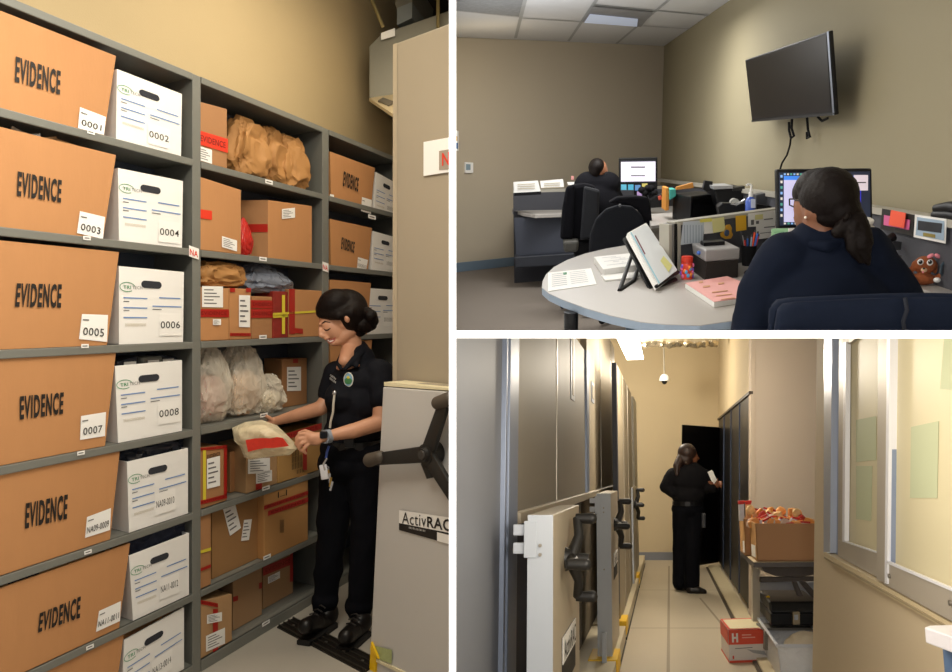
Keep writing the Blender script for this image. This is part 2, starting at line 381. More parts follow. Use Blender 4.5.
def white_box(z0,TL,TRr,BL,BRr,labtxt,labc,words,d0=.008,small=False):
    s0,zt=ff(*TL,d0); s1,zt2=ff(*TRr,d0); sb0,_=ff(*BL,d0); sb1,_=ff(*BRr,d0)
    t=thing(A,'file_box',words,'box',Mx.Translation(fp((s0+s1)/2,z0,d0+.1)),WHITE)
    q=[TL,TRr,BRr,BL]; m=MB()
    z1=(zt+zt2)/2
    # front wall with a slanted top edge as seen, then the other walls
    def wall(a,b,da,db,za,zb,aa=None,bb=None):
        aa=a if aa is None else aa; bb=b if bb is None else bb
    tk=.006
    P=lambda s,z,d: fp(s,z,d)
    m.hexa([P(sb0,z0,d0),P(sb1,z0,d0),P(sb1,z0,d0+tk),P(sb0,z0,d0+tk),P(s0,zt,d0),P(s1,zt2,d0),P(s1,zt2,d0+tk),P(s0,zt,d0+tk)],WBOX)
    e=DEP-.05
    m.hexa([P(sb0,z0,e-tk),P(sb1,z0,e-tk),P(sb1,z0,e),P(sb0,z0,e),P(s0,zt,e-tk),P(s1,zt2,e-tk),P(s1,zt2,e),P(s0,zt,e)],WBOX)
    m.hexa([P(sb0,z0,d0+tk),P(sb0+tk,z0,d0+tk),P(sb0+tk,z0,e-tk),P(sb0,z0,e-tk),P(s0,zt,d0+tk),P(s0+tk,zt,d0+tk),P(s0+tk,zt,e-tk),P(s0,zt,e-tk)],WBOX)
    m.hexa([P(sb1-tk,z0,d0+tk),P(sb1,z0,d0+tk),P(sb1,z0,e-tk),P(sb1-tk,z0,e-tk),P(s1-tk,zt2,d0+tk),P(s1,zt2,d0+tk),P(s1,zt2,e-tk),P(s1-tk,zt2,e-tk)],WBOX)
    m.hexa([P(sb0,z0,d0+tk),P(sb1,z0,d0+tk),P(sb1,z0,e-tk),P(sb0,z0,e-tk),P(sb0,z0+tk,d0+tk),P(sb1,z0+tk,d0+tk),P(sb1,z0+tk,e-tk),P(sb0,z0+tk,e-tk)],WBOX)
    # printed lines and logo
    for u0,v0,u1,m_ in ((.07,.40,.44,BLUEINK),(.07,.53,.44,BLUEINK),(.07,.66,.44,BLUEINK),(.62,.38,.95,BLUEINK),(.52,.50,.97,BLUEINK)):
        m.quad(fq(sub(q,u0,v0,u1,v0+.016),d0,.002),m_)
    for u0,v0,u1 in ((.07,.45,.16),(.07,.57,.16),(.52,.545,.66)): m.quad(fq(sub(q,u0,v0,u1,v0+.012),d0,.002),GREYINK)
    m.text('||||||||||||||||||||||',fq(sub(q,.10,.745,.42,.785),d0,.002),TANINK,.02)
    # oval logo ring + name
    if not small:
        ring=[]; 
        for i in range(28):
            a=i/28*math.tau*.86+.9
            cu,cv=.13+.12*math.cos(a),.265+.065*math.sin(a); cu2,cv2=.13+.112*math.cos(a),.265+.056*math.sin(a)
            ring.append((lerp4(q,cu,cv),lerp4(q,cu2,cv2)))
        for (a,b),(c,e2) in zip(ring,ring[1:]): m.quad(fq([a,c,e2,b],d0,.002),GREENINK)
        m.text('TRI',fq(sub(q,.07,.245,.185,.290),d0,.0025),GREENINK,.03); m.text('TECH',fq(sub(q,.21,.245,.36,.287),d0,.0025),GREYINK,0)
    m.build('carton',t,glob=True)
    m=MB(); a=[]; 
    for i in range(24):
        g=i/24*math.tau; cx=.5+(.10 if math.cos(g)>0 else -.10)+.055*math.cos(g); a.append(lerp4(q,cx,.215+.05*math.sin(g)))
    m.prism(fq(a,d0,.0015),-W*.0001+N*.001,HOLE); m.build('handle_hole_shade',t,glob=True)  # dark oval laid on the front stands for the shade in the hole
    m=MB(); u,v=labc; m.quad(fq(sub(q,u-.17,v-.16,u+.17,v+.16),d0,.003),PAPER)
    m.text(labtxt,fq(sub(q,u-.15,v-.045,u+.15,v+.055),d0,.004),BLACKINK,.01 if len(labtxt)<6 else 0); m.build('label',t,glob=True)
    return t,(sb0,sb1,z1,d0)
rows=[((116,56),(104,134),[(16,56),(61,71),(60,95),(15,82)],[(80,107),(106,117),(104,135),(78,128)],'0001'),
 ((116,155),(103,238),[(18,171),(62,180),(61,203),(17,196)],[(80,211),(105,217),(103,239),(77,233)],'0003'),
 ((119,252),(107,342),[(17,283),(62,284),(61,308),(15,307)],[(82,314),(108,315),(107,342),(79,339)],'0005'),
 ((116,352),(105,437),[(20,396),(64,392),(63,414),(20,420)],[(81,416),(106,412),(105,436),(80,440)],'0007'),
 ((120,449),(110,531),[(26,503),(68,494),(67,519),(25,529)],[(87,517),(111,508),(110,530),(85,538)],'NA09-0009'),
 ((130,543),(119,624),[(40,613),(81,596),(80,618),(38,633)],[(99,611),(121,601),(120,621),(96,632)],'NA11-0011'),
 ((124,633),(113,700),None,[(86,700),(111,690),(110,710),(85,722)],'NA13-0013')]
lw=['brown cardboard evidence box numbered 0001 on the top shelf beside box 0002','brown evidence box numbered 0003 on the second shelf','brown evidence box numbered 0005 on the third shelf','brown evidence box numbered 0007 on the fourth shelf','brown evidence box labelled NA09-0009 on the fifth shelf','brown evidence box labelled NA11-0011 stuffed full on the sixth shelf','plain brown box cut off at the bottom left under box NA11-0011']
for i,(tr,br,tx,lb,s) in enumerate(rows):
    t,(a,b,z1,d0)=brown_box(ZT[i]+.001,tr,br,tx,lb,s,lw[i])
    if i in (5,1,3):
        for k in range(7):
            m=MB(); s_=a+.25+k*(b-a-.35)/7; m.box((0,0,0),(.11,.006,.07),random.choice([PAPER,KRAFT3,MIX,DARKBAG,KRAFT2]),rot=Mx.Rotation(random.uniform(-.3,.3),3,'Y'))
            gl=Mx.Translation(fp(s_,z1-.03+random.uniform(0,.022),d0+.06+.02*(k%3)))@SF.to_4x4()
            solo(A,'evidence_envelope','envelopes packed upright in the open brown box on the %s shelf'%['','second','','fourth','','sixth'][i],'envelope',m,gl,'envelopes packed in the brown box on the %s shelf'%['','second','','fourth','','sixth'][i])
wb=[((117,69),(182,94),(116,137),(181,155),'0002',(.66,.80),'white file box numbered 0002 on the top shelf'),
 ((118,168),(183,181),(119,240),(182,247),'0004',(.80,.80),'white file box numbered 0004 on the second shelf'),
 ((119,266),(184,272),(119,343),(183,341),'0006',(.80,.76),'white file box numbered 0006 on the third shelf'),
 ((115,366),(182,360),(118,439),(182,428),'0008',(.80,.74),'white file box numbered 0008 with grey parcels inside'),
 ((127,462),(188,448),(129,533),(188,513),'NA09-0010',(.62,.72),'white file box labelled NA09-0010 with a dark bag inside'),
 ((129,556),(189,533),(133,621),(189,597),'NA11-0012',(.66,.70),'white file box labelled NA11-0012 with dark blue cloth inside'),
 ((124,640),(184,607),(122,715),(184,668),'NA13-0014',(.64,.70),'white file box labelled NA13-0014 on the bottom shelf')]
for i,(a,b,c,d,s,lc,wd) in enumerate(wb):
    t,(s0,s1,z1,d0)=white_box(ZT[i]+.001,a,b,c,d,s,lc,wd)
    sm=(s0+s1)/2
    if i==3:
        for k,(o1,o2,cc) in enumerate(((-.09,.05,DARKBAG),(.04,.06,STEEL),(.13,.07,DARKBAG))):
            m=MB(); m.box((0,0,0),(.11,.08,.10),cc,.01,rot=Mx.Rotation(.2*k-.2,3,'Y')); m.box((0,-.042,.01),(.06,.003,.05),PAPER)
            solo(A,'parcel',['dark parcel at the left in white box 0008','grey parcel with a white label in white box 0008','dark parcel at the right in white box 0008'][k],'parcel',m,Mx.Translation(fp(sm+o1,z1-.028,.05+o2))@SF.to_4x4())
    if i in (4,5):
        m=MB(); crumple(m,(0,0,0),(.2,.09,.075),DARKBAG if i==4 else mat('dark_blue_cloth','#2a3145',.8,var=.3,scale=12,bump=.3,bscale=30),sd=i)
        solo(A,'plastic_bag' if i==4 else 'folded_cloth',['dark plastic bag bulging out of white box NA09-0010','dark blue cloth bundle bulging out of white box NA11-0012'][i-4],'bag' if i==4 else 'cloth',m,Mx.Translation(fp(sm+.02,z1-.0,.14))@SF.to_4x4(),smooth=True)
    if i==6:
        m=MB(); m.box((0,0,0),(.3,.15,.2),KRAFT,.004); m.box((.03,-.076,.06),(.08,.002,.02),HOLE)
        solo(A,'carton','small orange carton inside white box NA13-0014','box',m,Mx.Translation(fp(sm,z1-.06,.16))@SF.to_4x4())
    if i==0:
        m=MB(); crumple(m,(0,0,0),(.06,.04,.05),mat('orange_paper','#d98a35',.6,bump=.2,bscale=20),sd=3)
        solo(A,'paper_bag','small orange paper bag behind white box 0002','bag',m,Mx.Translation(fp(sm+.15,z1-.01,.2))@SF.to_4x4(),smooth=True)

# ---- mid bay cartons; front faces given in pixels
MIDG='taped cartons in the middle bay'
def carton(row,xl,xr,yt,words,m_=KRAFT3,rec=.008,dep=.2,yb=None,extra=(),labels=(),lean=0,tapes=(),texts=(),name='carton',yt2=None,flap=False):
    s0,zt=ff(xl,yt,rec); s1,zt2=ff(xr,yt2 if yt2 is not None else yt,rec); 
    if yt2 is None: zt2=zt
    z0=ZT[row]+.001
    t=thing(A,name,words,'box',Mx.Translation(fp((s0+s1)/2,z0,rec+dep/2)),MIDG)
    m=MB(); e=min(rec+dep,DEP-.015); m.hexa([fp(s0,z0,rec),fp(s1,z0,rec),fp(s1,z0,e),fp(s0,z0,e),fp(s0,zt,rec),fp(s1,zt2,rec),fp(s1,zt2,e),fp(s0,zt,e)],m_,.003)
    for s_,q,mm in texts: m.text(s_,fq(q,rec,.003),mm,.03)
    m.build('carton_body',t,glob=True)
    for q in labels:
        m=MB(); m.quad(fq(q,rec,.004),PAPER)
        for k in range(5):
            m.quad(fq(sub(q,.1,.15+.16*k,.55+.3*((k*7)%3)/2,.15+.16*k+.05),rec,.005),GREYINK)
        m.build('label',t,glob=True)
    for q in tapes:
        mm=REDTAPE
        if len(q)==5: mm=q[4]; q=q[:4]
        m=MB(); m.quad(fq(q,rec,.0035),mm); 
        if mm in(REDTAPE,REDTAPE2) and abs(q[1][0]-q[0][0])>15: m.text('EVIDENCE',fq(sub(q,.08,.28,.92,.72),rec,.0045),mat('dark_red_ink','#7c1710',.6),.03)
        m.build('tape',t,glob=True)
    return t
def yq(x0,y0,x1,y1,sl=0):  # quad with slope
    return [(x0,y0),(x1,y0+sl*(x1-x0)),(x1,y1+sl*(x1-x0)),(x0,y1)]
carton(0,198,227,101,'carton with a red tape band beside the paper bags on the top shelf',KRAFT2,labels=[yq(199,146,212,160,.3)],tapes=[yq(198,130,228,144,.3)+[REDTAPE2]],dep=.15,yt2=109)
carton(1,198,241,176,'tall tan carton with a small red tape strip on the second shelf',KRAFT,labels=[yq(222,236,237,247,.3)],tapes=[yq(199,209,212,218,.15)+[REDTAPE2]],dep=.12,yt2=190)
carton(1,268,312,200,'large tan carton with a white label on the second shelf of the middle bay',KRAFT,rec=.02,dep=.25,labels=[yq(282,209,295,219,-.1)],tapes=[yq(246,225,266,232,-.0)] if 0 else [],yt2=206)
# its left side, shade put into a browner board colour, with red tape band
m=MB(); s0,zz=ff(268,200,.02)
m.hexa([fp(s0-.001,ZT[1],.02),fp(s0,ZT[1],.02),fp(s0,ZT[1],.26),fp(s0-.12,ZT[1],.26),fp(s0-.001,zz,.02),fp(s0,zz,.02),fp(s0,zz,.26),fp(s0-.12,zz,.26)],KRAFT2)
m.hexa([fp(s0-.004,zz-.16,.02),fp(s0,zz-.16,.02),fp(s0,zz-.16,.255),fp(s0-.126,zz-.16,.255),fp(s0-.004,zz-.12,.02),fp(s0,zz-.12,.02),fp(s0,zz-.12,.255),fp(s0-.126,zz-.12,.255)],REDTAPE)
gsolo(A,'carton','brown carton side with a red tape band behind the red bag on the second shelf','box',m)
m=MB(); crumple(m,(0,0,0),(.055,.03,.09),mat('red_bag_film','#b3231d',.3,var=.3,scale=30,bump=.3),sd=5,taper=.5); s_,z_=ff(246,243,.03)
solo(A,'evidence_bag','small red evidence bag squeezed between two cartons on the second shelf','bag',m,Mx.Translation(fp(s_,ZT[1]+.09,.05))@SF.to_4x4(),smooth=True)
for k,(x0,x1,y0,yb_,wd,dd,lean) in enumerate(((229,264,113,180,'large crumpled brown paper bag at the left on the top shelf',.1,.12),(255,284,124,186,'brown paper bag in the middle on the top shelf',.13,.1),(277,302,133,188,'upright brown paper bag at the right on the top shelf',.10,.0))):
    s0,z1=ff((x0),(y0),dd); s1,_=ff(x1,y0,dd); z0=ZT[0]; h=(z1-z0)
    m=MB(); crumple(m,(0,0,h/2),((s1-s0)/2,.09,h/2),PBAG,sd=k+11,amp=.24,pw=.62,fr=1.35,taper=.22,rot=Mx.Rotation(lean,3,'Y'))
    m.prism([V((-.05,-.03,h*.93)),V((.05,-.03,h*.93)),V((.035,-.02,h*1.03)),V((-.04,-.02,h*1.03))],(0,.05,0),PBAG)
    solo(A,'paper_bag',wd,'bag',m,Mx.Translation(fp((s0+s1)/2,z0,dd+.02))@SF.to_4x4(),'paper evidence bags on the top shelf',smooth=True)
# third shelf
carton(2,199,229,287,'carton with a white form and red tape at the left of the third shelf',KRAFT,labels=[yq(202,286,223,307,.02),yq(213,319,221,325)],tapes=[yq(199,309,229,317,.01)],dep=.2)
carton(2,229.5,251,288,'narrow carton with a tall white label on the third shelf',KRAFT,labels=[yq(239,295,250,327,.03)],tapes=[yq(230,288,235,292),yq(230,333,251,336),yq(246,288,251,292)],dep=.2)
carton(2,251.5,274,296,'carton wrapped in wide red tape in the middle of the third shelf',KRAFT2,tapes=[yq(251,300,274,308,.02),yq(251,309,274,318,-.01)],dep=.16,rec=.02)
carton(2,289,331,289,'carton with red taped corner and yellow strap at the right of the third shelf',KRAFT,tapes=[yq(289,289,295,334),yq(295,328,303,333,.1),yq(273,313,331,315,-.06)+[YSTRAP]],dep=.2,rec=.006)
carton(2,273,288,291,'dark red taped carton end beside the yellow strap on the third shelf',mat('dark_red_board','#8c2a22',.5,var=.3,scale=25),tapes=[yq(282,295,285,334)+[YSTRAP],yq(273,315,288,318,-.06)+[YSTRAP]],dep=.15,rec=.012)
s0,z_=ff(199,262,.02); s1,_=ff(246,262,.02)
m=MB(); crumple(m,(0,0,0),((s1-s0)/2,.11,.06),PBAG,sd=21,amp=.16,pw=.6,fr=1.6); solo(A,'paper_bag','flat brown paper bag lying on the cartons of the third shelf','bag',m,Mx.Translation(fp((s0+s1)/2,1.745,.13))@SF.to_4x4(),smooth=True)
s0,z_=ff(244,262,.02); s1,_=ff(297,262,.02)
SMOKE=film('smoky_clear_film','#8b93a3',.25,.1)
m=MB(); crumple(m,(0,0,0),((s1-s0)/2,.10,.075),SMOKE,sd=25,amp=.2,pw=.7,fr=1.8,taper=.5); m.prism([V((.1,-.05,-.05)),V((.22,-.06,-.055)),V((.2,.05,-.05)),V((.1,.05,-.05))],(0,0,.012),SMOKE)
solo(A,'plastic_bag','smoky clear plastic bag lying on the cartons of the third shelf','bag',m,Mx.Translation(fp((s0+s1)/2-.01,1.745,.12))@SF.to_4x4(),smooth=True)
# fourth shelf: clear bags and a labelled carton
carton(3,282,307,359,'carton with a white label beside the clear bags on the fourth shelf',KRAFT2,rec=.12,dep=.15,labels=[yq(287,367,301,391,-.02)],tapes=[yq(293,359,298,363)],yt2=358)
CLEAR=film('clear_bag_film','#f6eedd',.72,.1)
BEIGE=mat('beige_contents','#c9a98a',.7,var=.25,scale=12); 
for k,(x0,x1,y0,wd,dd,cc) in enumerate(((200,239,345,'clear plastic bag with brown contents at the left of the fourth shelf',.02,mat('pinkish_brown_contents','#a5776a',.7,var=.35,scale=14)),(236,272,341,'tall clear plastic bag with beige contents in the middle of the fourth shelf',.03,BEIGE),(266,291,377,'small clear plastic bag bulging over the edge of the fourth shelf',.0,mat('pale_contents','#d9cdb2',.7,var=.15,scale=10)))):
    s0,z1=ff(x0,y0,dd); s1,_=ff(x1,y0,dd); z0=ZT[3]; h=z1-z0; rx=(s1-s0)/2
    t=thing(A,'plastic_bag',wd,'bag',Mx.Translation(fp((s0+s1)/2,z0,dd+.03))@SF.to_4x4(),'clear plastic evidence bags on the fourth shelf')
    m=MB(); crumple(m,(0,.06,h*.5),(rx,.09,h*.5),CLEAR,sd=31+k,amp=.2,pw=.75,fr=1.6,taper=.35 if k<2 else .2); m.build('film',t,smooth=True)
    m=MB(); crumple(m,(0,.07,h*.30),(rx*.8,.07,h*.29),cc,sd=41+k,amp=.15,pw=.7,fr=2.); m.build('contents',t,smooth=True)
# fifth shelf
carton(4,199,227,448,'carton reading EVIDENCE on a white form, edged in red tape with a yellow strap',KRAFT2,labels=[yq(207,459,220,489,-.25)],texts=[('EVIDENCE',yq(207,455,220,459,-.25),BLACKINK)],tapes=[yq(199,448,227,451,-.1),yq(224,446,227,496,-.0),yq(199,501,227,505,-.25),yq(203,450,206,500)+[YSTRAP]],dep=.2,yt2=446)
carton(4,246,277,446,'brown carton with two white forms under the bag the officer holds',KRAFT3,labels=[yq(248,459,270,474,-.06),yq(256,473,272,484,-.2)],tapes=[yq(256,484,262,490,-.2)],rec=.012,dep=.22,yt2=438)
carton(4,230,245.5,452,'plain carton end beside the officer\'s held bag',KRAFT2,rec=.10,dep=.14)
carton(4,278,322,440,'tan carton printed with black lines and sealed with red tape beside the officer',mat('yellow_tan_board','#b48a50',.7,var=.05),texts=[('||||||\n|||||\n||||||||\n|||||||||',yq(292,444,305,470,-.3),BLACKINK),('|||||',yq(297,470,304,474,-.3),BLACKINK)],tapes=[yq(278,436,322,442,-.3),yq(303,428,307,470,-.0)],dep=.2,yt2=424)
# sixth shelf
carton(5,199,211,515,'narrow brown box with a yellow strap at the left of the sixth shelf',KRAFT2,tapes=[yq(199,551,211,554,-.3)+[YSTRAP],yq(199,512,211,517,-.3),yq(199,569,211,572,-.4)],dep=.12,yt2=509)
carton(5,212,258,508,'wide brown carton with two tilted white labels on the sixth shelf',mat('dark_kraft_board','#9c7448',.72,var=.06),rec=.05,dep=.2,labels=[[(223,509),(235,503),(241,528),(230,536)],[(244,520),(252,519),(249,540),(241,541)]],yt2=496)
carton(5,264,308,490,'brown carton banded with three strips of red tape on the sixth shelf',mat('amber_kraft_board','#b5854f',.72,var=.06),rec=.0,dep=.24,tapes=[yq(264,506,308,510,-.35),yq(268,511,308,516,-.35)],texts=[('|_|',yq(278,492,287,498,-.3),BLACKINK),('|||||||',yq(280,520,284,533,-.1),BLACKINK)],yt2=474)
# bottom shelf
carton(6,201,232,601,'tan box with white forms and red tape at the front of the bottom shelf',KRAFT3,labels=[yq(207,615,222,624,-.2),yq(206,636,225,652,-.45)],tapes=[yq(213,609,218,656,0),yq(201,600,218,604,.2)],dep=.2,yt2=594)
carton(6,233,262,574,'plain brown box with small red tape tabs on the bottom shelf',mat('light_brown_board','#a98560',.72),rec=.08,dep=.18,tapes=[yq(233,597,238,602,-.3),yq(259,583,262,589,-.3)],yt2=562)
carton(6,263,293,556,'brown box with a wide red tape band at the back of the bottom shelf',mat('light_brown_board','#a98560',.72),rec=.12,dep=.15,labels=[yq(268,577,280,584,-.5)],tapes=[yq(263,567,293,576,-.4),yq(290,546,293,582,-.2)],yt2=543)

# ---- far bay
fr=[(0,329.5,375,143,168,[(344,171),(359,178),(358,192),(343,186)],[(362,197),(372,200),(371,214),(361,211)],'brown evidence box on the top shelf of the far bay'),
    (1,329.5,372,211,228,[(342,237),(355,242),(354,253),(341,249)],[(358,257),(368,260),(366,271),(357,268)],'brown evidence box on the second shelf of the far bay'),
    (2,329.5,371,277,283,[(343,302),(357,304),(356,313),(342,312)],[(359,322),(369,322),(368,331),(358,331)],'brown evidence box behind the officer on the third shelf of the far bay'),
    (3,329.5,372,340,340,None,[(359,380),(369,380),(369,388),(359,388)],'brown box behind the officer on the fourth shelf of the far bay'),
    (4,329.5,372,418,412,None,[(359,440),(369,440),(369,448),(359,448)],'brown box on the fifth shelf behind the officer'),]
for r_,x0,x1,yt,yt2,tx,lb,wd in fr:
    s1b,_=ff(x1-4,yt+60,.006); z0=ZT[r_]+.001
    t,_=brown_box(z0,(x1,yt2),(x1-4,yt+60),tx,lb,'|||||||||',wd,x0=330,lab2=yq(330,194,334,201,.2) if r_==0 else None)
for i,(a,b,c,d,wd) in enumerate((((376,172),(398,184),(374,214),(397,222),'white file box half hidden by the grey cabinet on the top shelf'),((373,231),(398,238),(372,271),(398,276),'white file box half hidden by the grey cabinet on the second shelf'),((368,288),(398,290),(366,331),(398,331),'white file box behind the officer\'s hair bun'))):
    white_box(ZT[i]+.001,a,b,c,d,'|||||||||',(.72,.72),wd,small=True)

# ---- compact shelving cabinet at the right
VF=V((-.775,.632,0)).normalized()  # away along the face
c0=A.z(369,668,.0); NF=V((-VF.y,VF.x,0)); NF=NF if NF.dot(V((0,-1,0)))>0 else -NF
def cq(pts,l=0,b=0): return [A.pl(x,y,c0+NF*l,NF) for x,y in pts]
cab=thing(A,'mobile_shelving_cabinet','grey mobile shelving cabinet with a black three-spoke wheel and the word ActivRAC on it','cabinet',Mx.Translation(c0))
m=MB(); q=cq([(383,387),(470,393.5),(470,760),(368,700)]); bk=-NF*.12
m.hexa([q[3],q[2],q[2]+bk,q[3]+bk,q[0],q[1],q[1]+bk,q[0]+bk],CABGREY,.004); m.build('control_housing',cab,glob=True)
m=MB(); q=cq([(384,382),(470,390),(470,392),(384,386)],-.005); m.hexa([q[3],q[2],q[2]+bk,q[3]+bk,q[0],q[1],q[1]+bk,q[0]+bk],CREAM); m.build('top_cover',cab,glob=True)
m=MB(); q=cq([(393,44.5),(470,16),(470,420),(392.5,420)],-.14); bk=-NF*.06
m.hexa([q[3],q[2],q[2]+bk,q[3]+bk,q[0],q[1],q[1]+bk,q[0]+bk],CABTAN,.004); 
e=cq([(393,44.5),(397,43),(397,420),(392.5,420)],-.138); m.quad(e,mat('pale_taupe_edge','#b3a68f',.5)); m.build('end_panel',cab,glob=True)
m=MB(); q=cq([(409,383),(470,387.5),(470,391),(409,386)],-.05); m.quad(q,CABTAN,.06); m.build('ledge',cab,glob=True)
sg=MB(); q=cq([(423.5,142),(462,135),(462,170),(423.5,176)],-.13); sg.quad(q,PAPER,.002); q=cq([(439,151),(462,147),(462,168),(439,170)],-.127); sg.quad(q,mat('taupe_sign_square','#a19486',.6)); sg.text('NA',cq([(442,153),(458,150.5),(458,164),(442,166)],-.124),REDINK,.04); sg.build('sign',cab,glob=True)
sg=MB(); q=cq([(399,510),(460,519),(460,547),(399,530)],.004); sg.quad(q,BLACKINK); q=cq([(399,510),(460,519),(460,535),(399,523)],.006); sg.quad(q,PAPER)
q=cq([(437,532),(460,538),(460,547),(437,541)],.006); sg.quad(q,PAPER)
sg.text('Activ',cq([(402,512),(426,514.5),(426,527),(402,523.5)],.008),BLACKINK,0); sg.text('RAC',cq([(427,516.3),(451,519.5),(451,532),(427,527)],.008),BLACKINK,.05)
sg.text('||||||||||||',cq([(409,526.5),(425,530),(425,532),(409,528.5)],.006),PAPER,0); 
sg.build('maker_plate',cab,glob=True)
# three-spoke wheel
hub=cq([(427.5,454)],.05)[0]; yy=hub.y
wheel=MB(); nd=NF
wheel.cyl(hub-nd*.05,hub+nd*.015,.047,RUBBER,.042,n=28); wheel.cyl(hub+nd*.01,hub+nd*.03,.03,RUBBER,.024,n=28); wheel.cyl(hub+nd*.028,hub+nd*.036,.02,mat('dark_grey_plastic','#33312f',.5),.017,n=24)
for (x,y) in ((445,402),(376,459),(456,500)):
    e=cq([(x,y)],.055)[0]; d=(e-hub); L=d.length; d.normalize(); sd=d.cross(nd).normalized()
    p=[hub+sd*.034,hub-sd*.034,e-sd*.026,e+sd*.026]; wheel.prism([a-nd*.012 for a in p],nd*.024,RUBBER,.006)
wheel_=wheel.build('wheel',cab,glob=True,smooth=True)
for (x,y),(x2,y2) in (((438,403),(450,399)),((380,457),(370,460)),((456,500),(462,508))):
    a=cq([(x,y)],.06)[0]; b=cq([(x2,y2)],.06)[0]; m=MB(); m.cyl(a,b,.027,mat('worn_grip','#4c443b',.55),.03,n=20); m.sph(b,.03,MATS['worn_grip']); m.sph(a,.027,MATS['worn_grip']); m.build('grip',wheel_,glob=True,smooth=True)
m=MB(); a=cq([(428,462),(431,478)],.03); m.tube(a,[.03,.018],RUBBER,12); m.build('latch_tab',cab,glob=True,smooth=True)
m=MB(); q=cq([(371,642),(376,657),(374,690),(368,690)],.01); m.quad(q,YELLOW,.012); q=cq([(371,642),(377,656),(378,659),(370,650)],.02); m.quad(q,YELLOW,.01); m.build('bumper',cab,glob=True)
m=MB(); m.quad(cq([(372,645),(392,650),(391.5,664),(373,657)],.006),mat('green_tag_paper','#aab57e',.6,var=.2,scale=90)); m.build('inspection_tag',cab,glob=True)
m=MB(); m.quad(cq([(376,659),(412,676),(412,679),(376,662)],.008),CREAM,.008); m.build('base_strip',cab,glob=True)

# ---- floor rail
a=A.z(277,628,0); b=A.z(364,674,0); c=A.z(380,662,0); d=A.z(294,619,0)
rl=thing(A,'floor_rail','black grooved floor rail for the mobile shelving under the officer\'s boots','rail',Mx.Translation((a+c)/2))
m=MB(); m.hexa([a,b,c,d,a+Z*.008,b+Z*.008,c+Z*.008,d+Z*.008],mat('black_rail_metal','#1e1a17',.45,.3)); m.build('rail_base',rl,glob=True)
for k in (.08,.36,.62,.9):
    p=a.lerp(d,k); q=b.lerp(c,k); p2=a.lerp(d,k+.05); q2=b.lerp(c,k+.05)
    m=MB(); m.hexa([v+Z*z_ for z_ in (.008,.016) for v in (p,q,q2,p2)],mat('rail_ridge','#4a453e',.35,.6)); m.build('ridge',rl,glob=True)
m=MB()
for k in range(5):
    p=a.lerp(b,.1+.2*k).lerp(d.lerp(c,.1+.2*k),.5)+Z*.008; m.cyl(p,p+Z*.004,.008,mat('screw_metal','#9a948a',.3,.8),n=12)
m.build('screws',rl,glob=True)

# ---- air duct and hanger above
GALV=mat('galvanised_metal','#8d8a7d',.4,.55,var=.12,scale=4)
duct=thing(A,'air_duct','galvanised box air duct with a grille hung near the ceiling','duct',A.Y(390,60,5.2))
def dq(pts,Y): return [A.Y(x,y,Y) for x,y in pts]
m=MB(); f=dq([(369,46),(381,34),(470,3),(470,110),(369,98)],5.2); m.prism(f,V((.05,1.1,0)),GALV,.006); m.build('duct_body',duct,glob=True)
m=MB(); f=[A.Y(369,98,5.2),A.Y(396,116,4.6),A.Y(440,116,4.6),A.Y(420,90,5.2)]; m.prism(f,(0,0,-.02),mat('grille_cream','#c9b894',.5)); m.build('grille_flange',duct,glob=True)
m=MB(); f=[A.Y(378,98.5,5.05),A.Y(389,103.5,4.9),A.Y(393,99,4.95),A.Y(383,95.5,5.1)]; m.prism([p-Z*.012 for p in f],(0,0,-.02),mat('grille_dark','#6e675a',.6)); m.build('grille',duct,glob=True)
m=MB(); m.quad(dq([(381,33),(395,28),(395,36),(381,40)],5.17),PAPER); m.build('duct_label',duct,glob=True)
m=MB(); f=dq([(397,8),(412,2),(412,18),(397,25)],5.3); m.prism(f,V((.05,.5,0)),mat('galvanised_light','#9aa0a0',.4,.5)); m.prism(dq([(397,8),(395,4),(400,-20),(414,-20),(412,2)],5.3),V((.05,.5,0)),GALV); m.build('duct_branch',duct,glob=True)
for k,(p,q,wd) in enumerate((((367,0),(383,27),'slanting thin hanger wire running to the duct'),((438,0),(438,28),'upright thin hanger rod above the grey cabinet'))):
    m=MB(); m.cyl(A.Y(p[0],p[1]-12,5.1),A.Y(*q,5.1),.011,mat('hanger_wire','#8f8157',.5,.4),n=8); gsolo(A,'hanger_rod',wd,'rod',m)
# ================= ROOM B: the office
WALLB=mat('beige_office_paint','#bcb09b',.75,var=.03,scale=2,bump=.06,bscale=150)
WALLB2=mat('olive_beige_office_paint','#938a70',.75,var=.03,scale=2,bump=.06,bscale=150)
CARPET=mat('grey_brown_carpet','#7b7269',.95,var=.3,scale=90,bump=.3,bscale=300)
TILE=mat('ceiling_tile','#cfd0d2',.8,var=.04,scale=40,bump=.1,bscale=200)
GRID=mat('ceiling_grid','#9da0a2',.5)
LAM=mat('pale_grey_laminate','#aaa5a0',.4,var=.02,scale=40)
LAMEDGE=mat('blue_grey_edge','#8f9fb2',.45)
FAB=mat('charcoal_panel_fabric','#4a4b52',.9,var=.15,scale=120,bump=.2,bscale=300)
CAPM=mat('panel_cap','#aaa69b',.5)
NAVY=mat('dark_navy_plastic','#20242e',.5)
BLK=mat('satin_black','#111113',.45,spec=.3)
MATTE=mat('matte_black','#131316',.8,spec=.2)
P1,P2=B.z(456,272,0),B.z(515,265.5,0); dB=(P2-P1).normalized(); nB=V((dB.y,-dB.x,0))
cor=B.pl(660,200,P1,nB); cor.z=0; CH=2.50
eR=B.z(737,0,CH); tc_=B.pl(660,46,P1,nB); dR=V((eR.x-cor.x,eR.y-cor.y,0)).normalized(); nR=V((dR.y,-dR.x,0)); nR=nR if nR.x<0 else -nR
nBc=nB if nB.y<0 else -nB
ZZ=V((0,0,1))
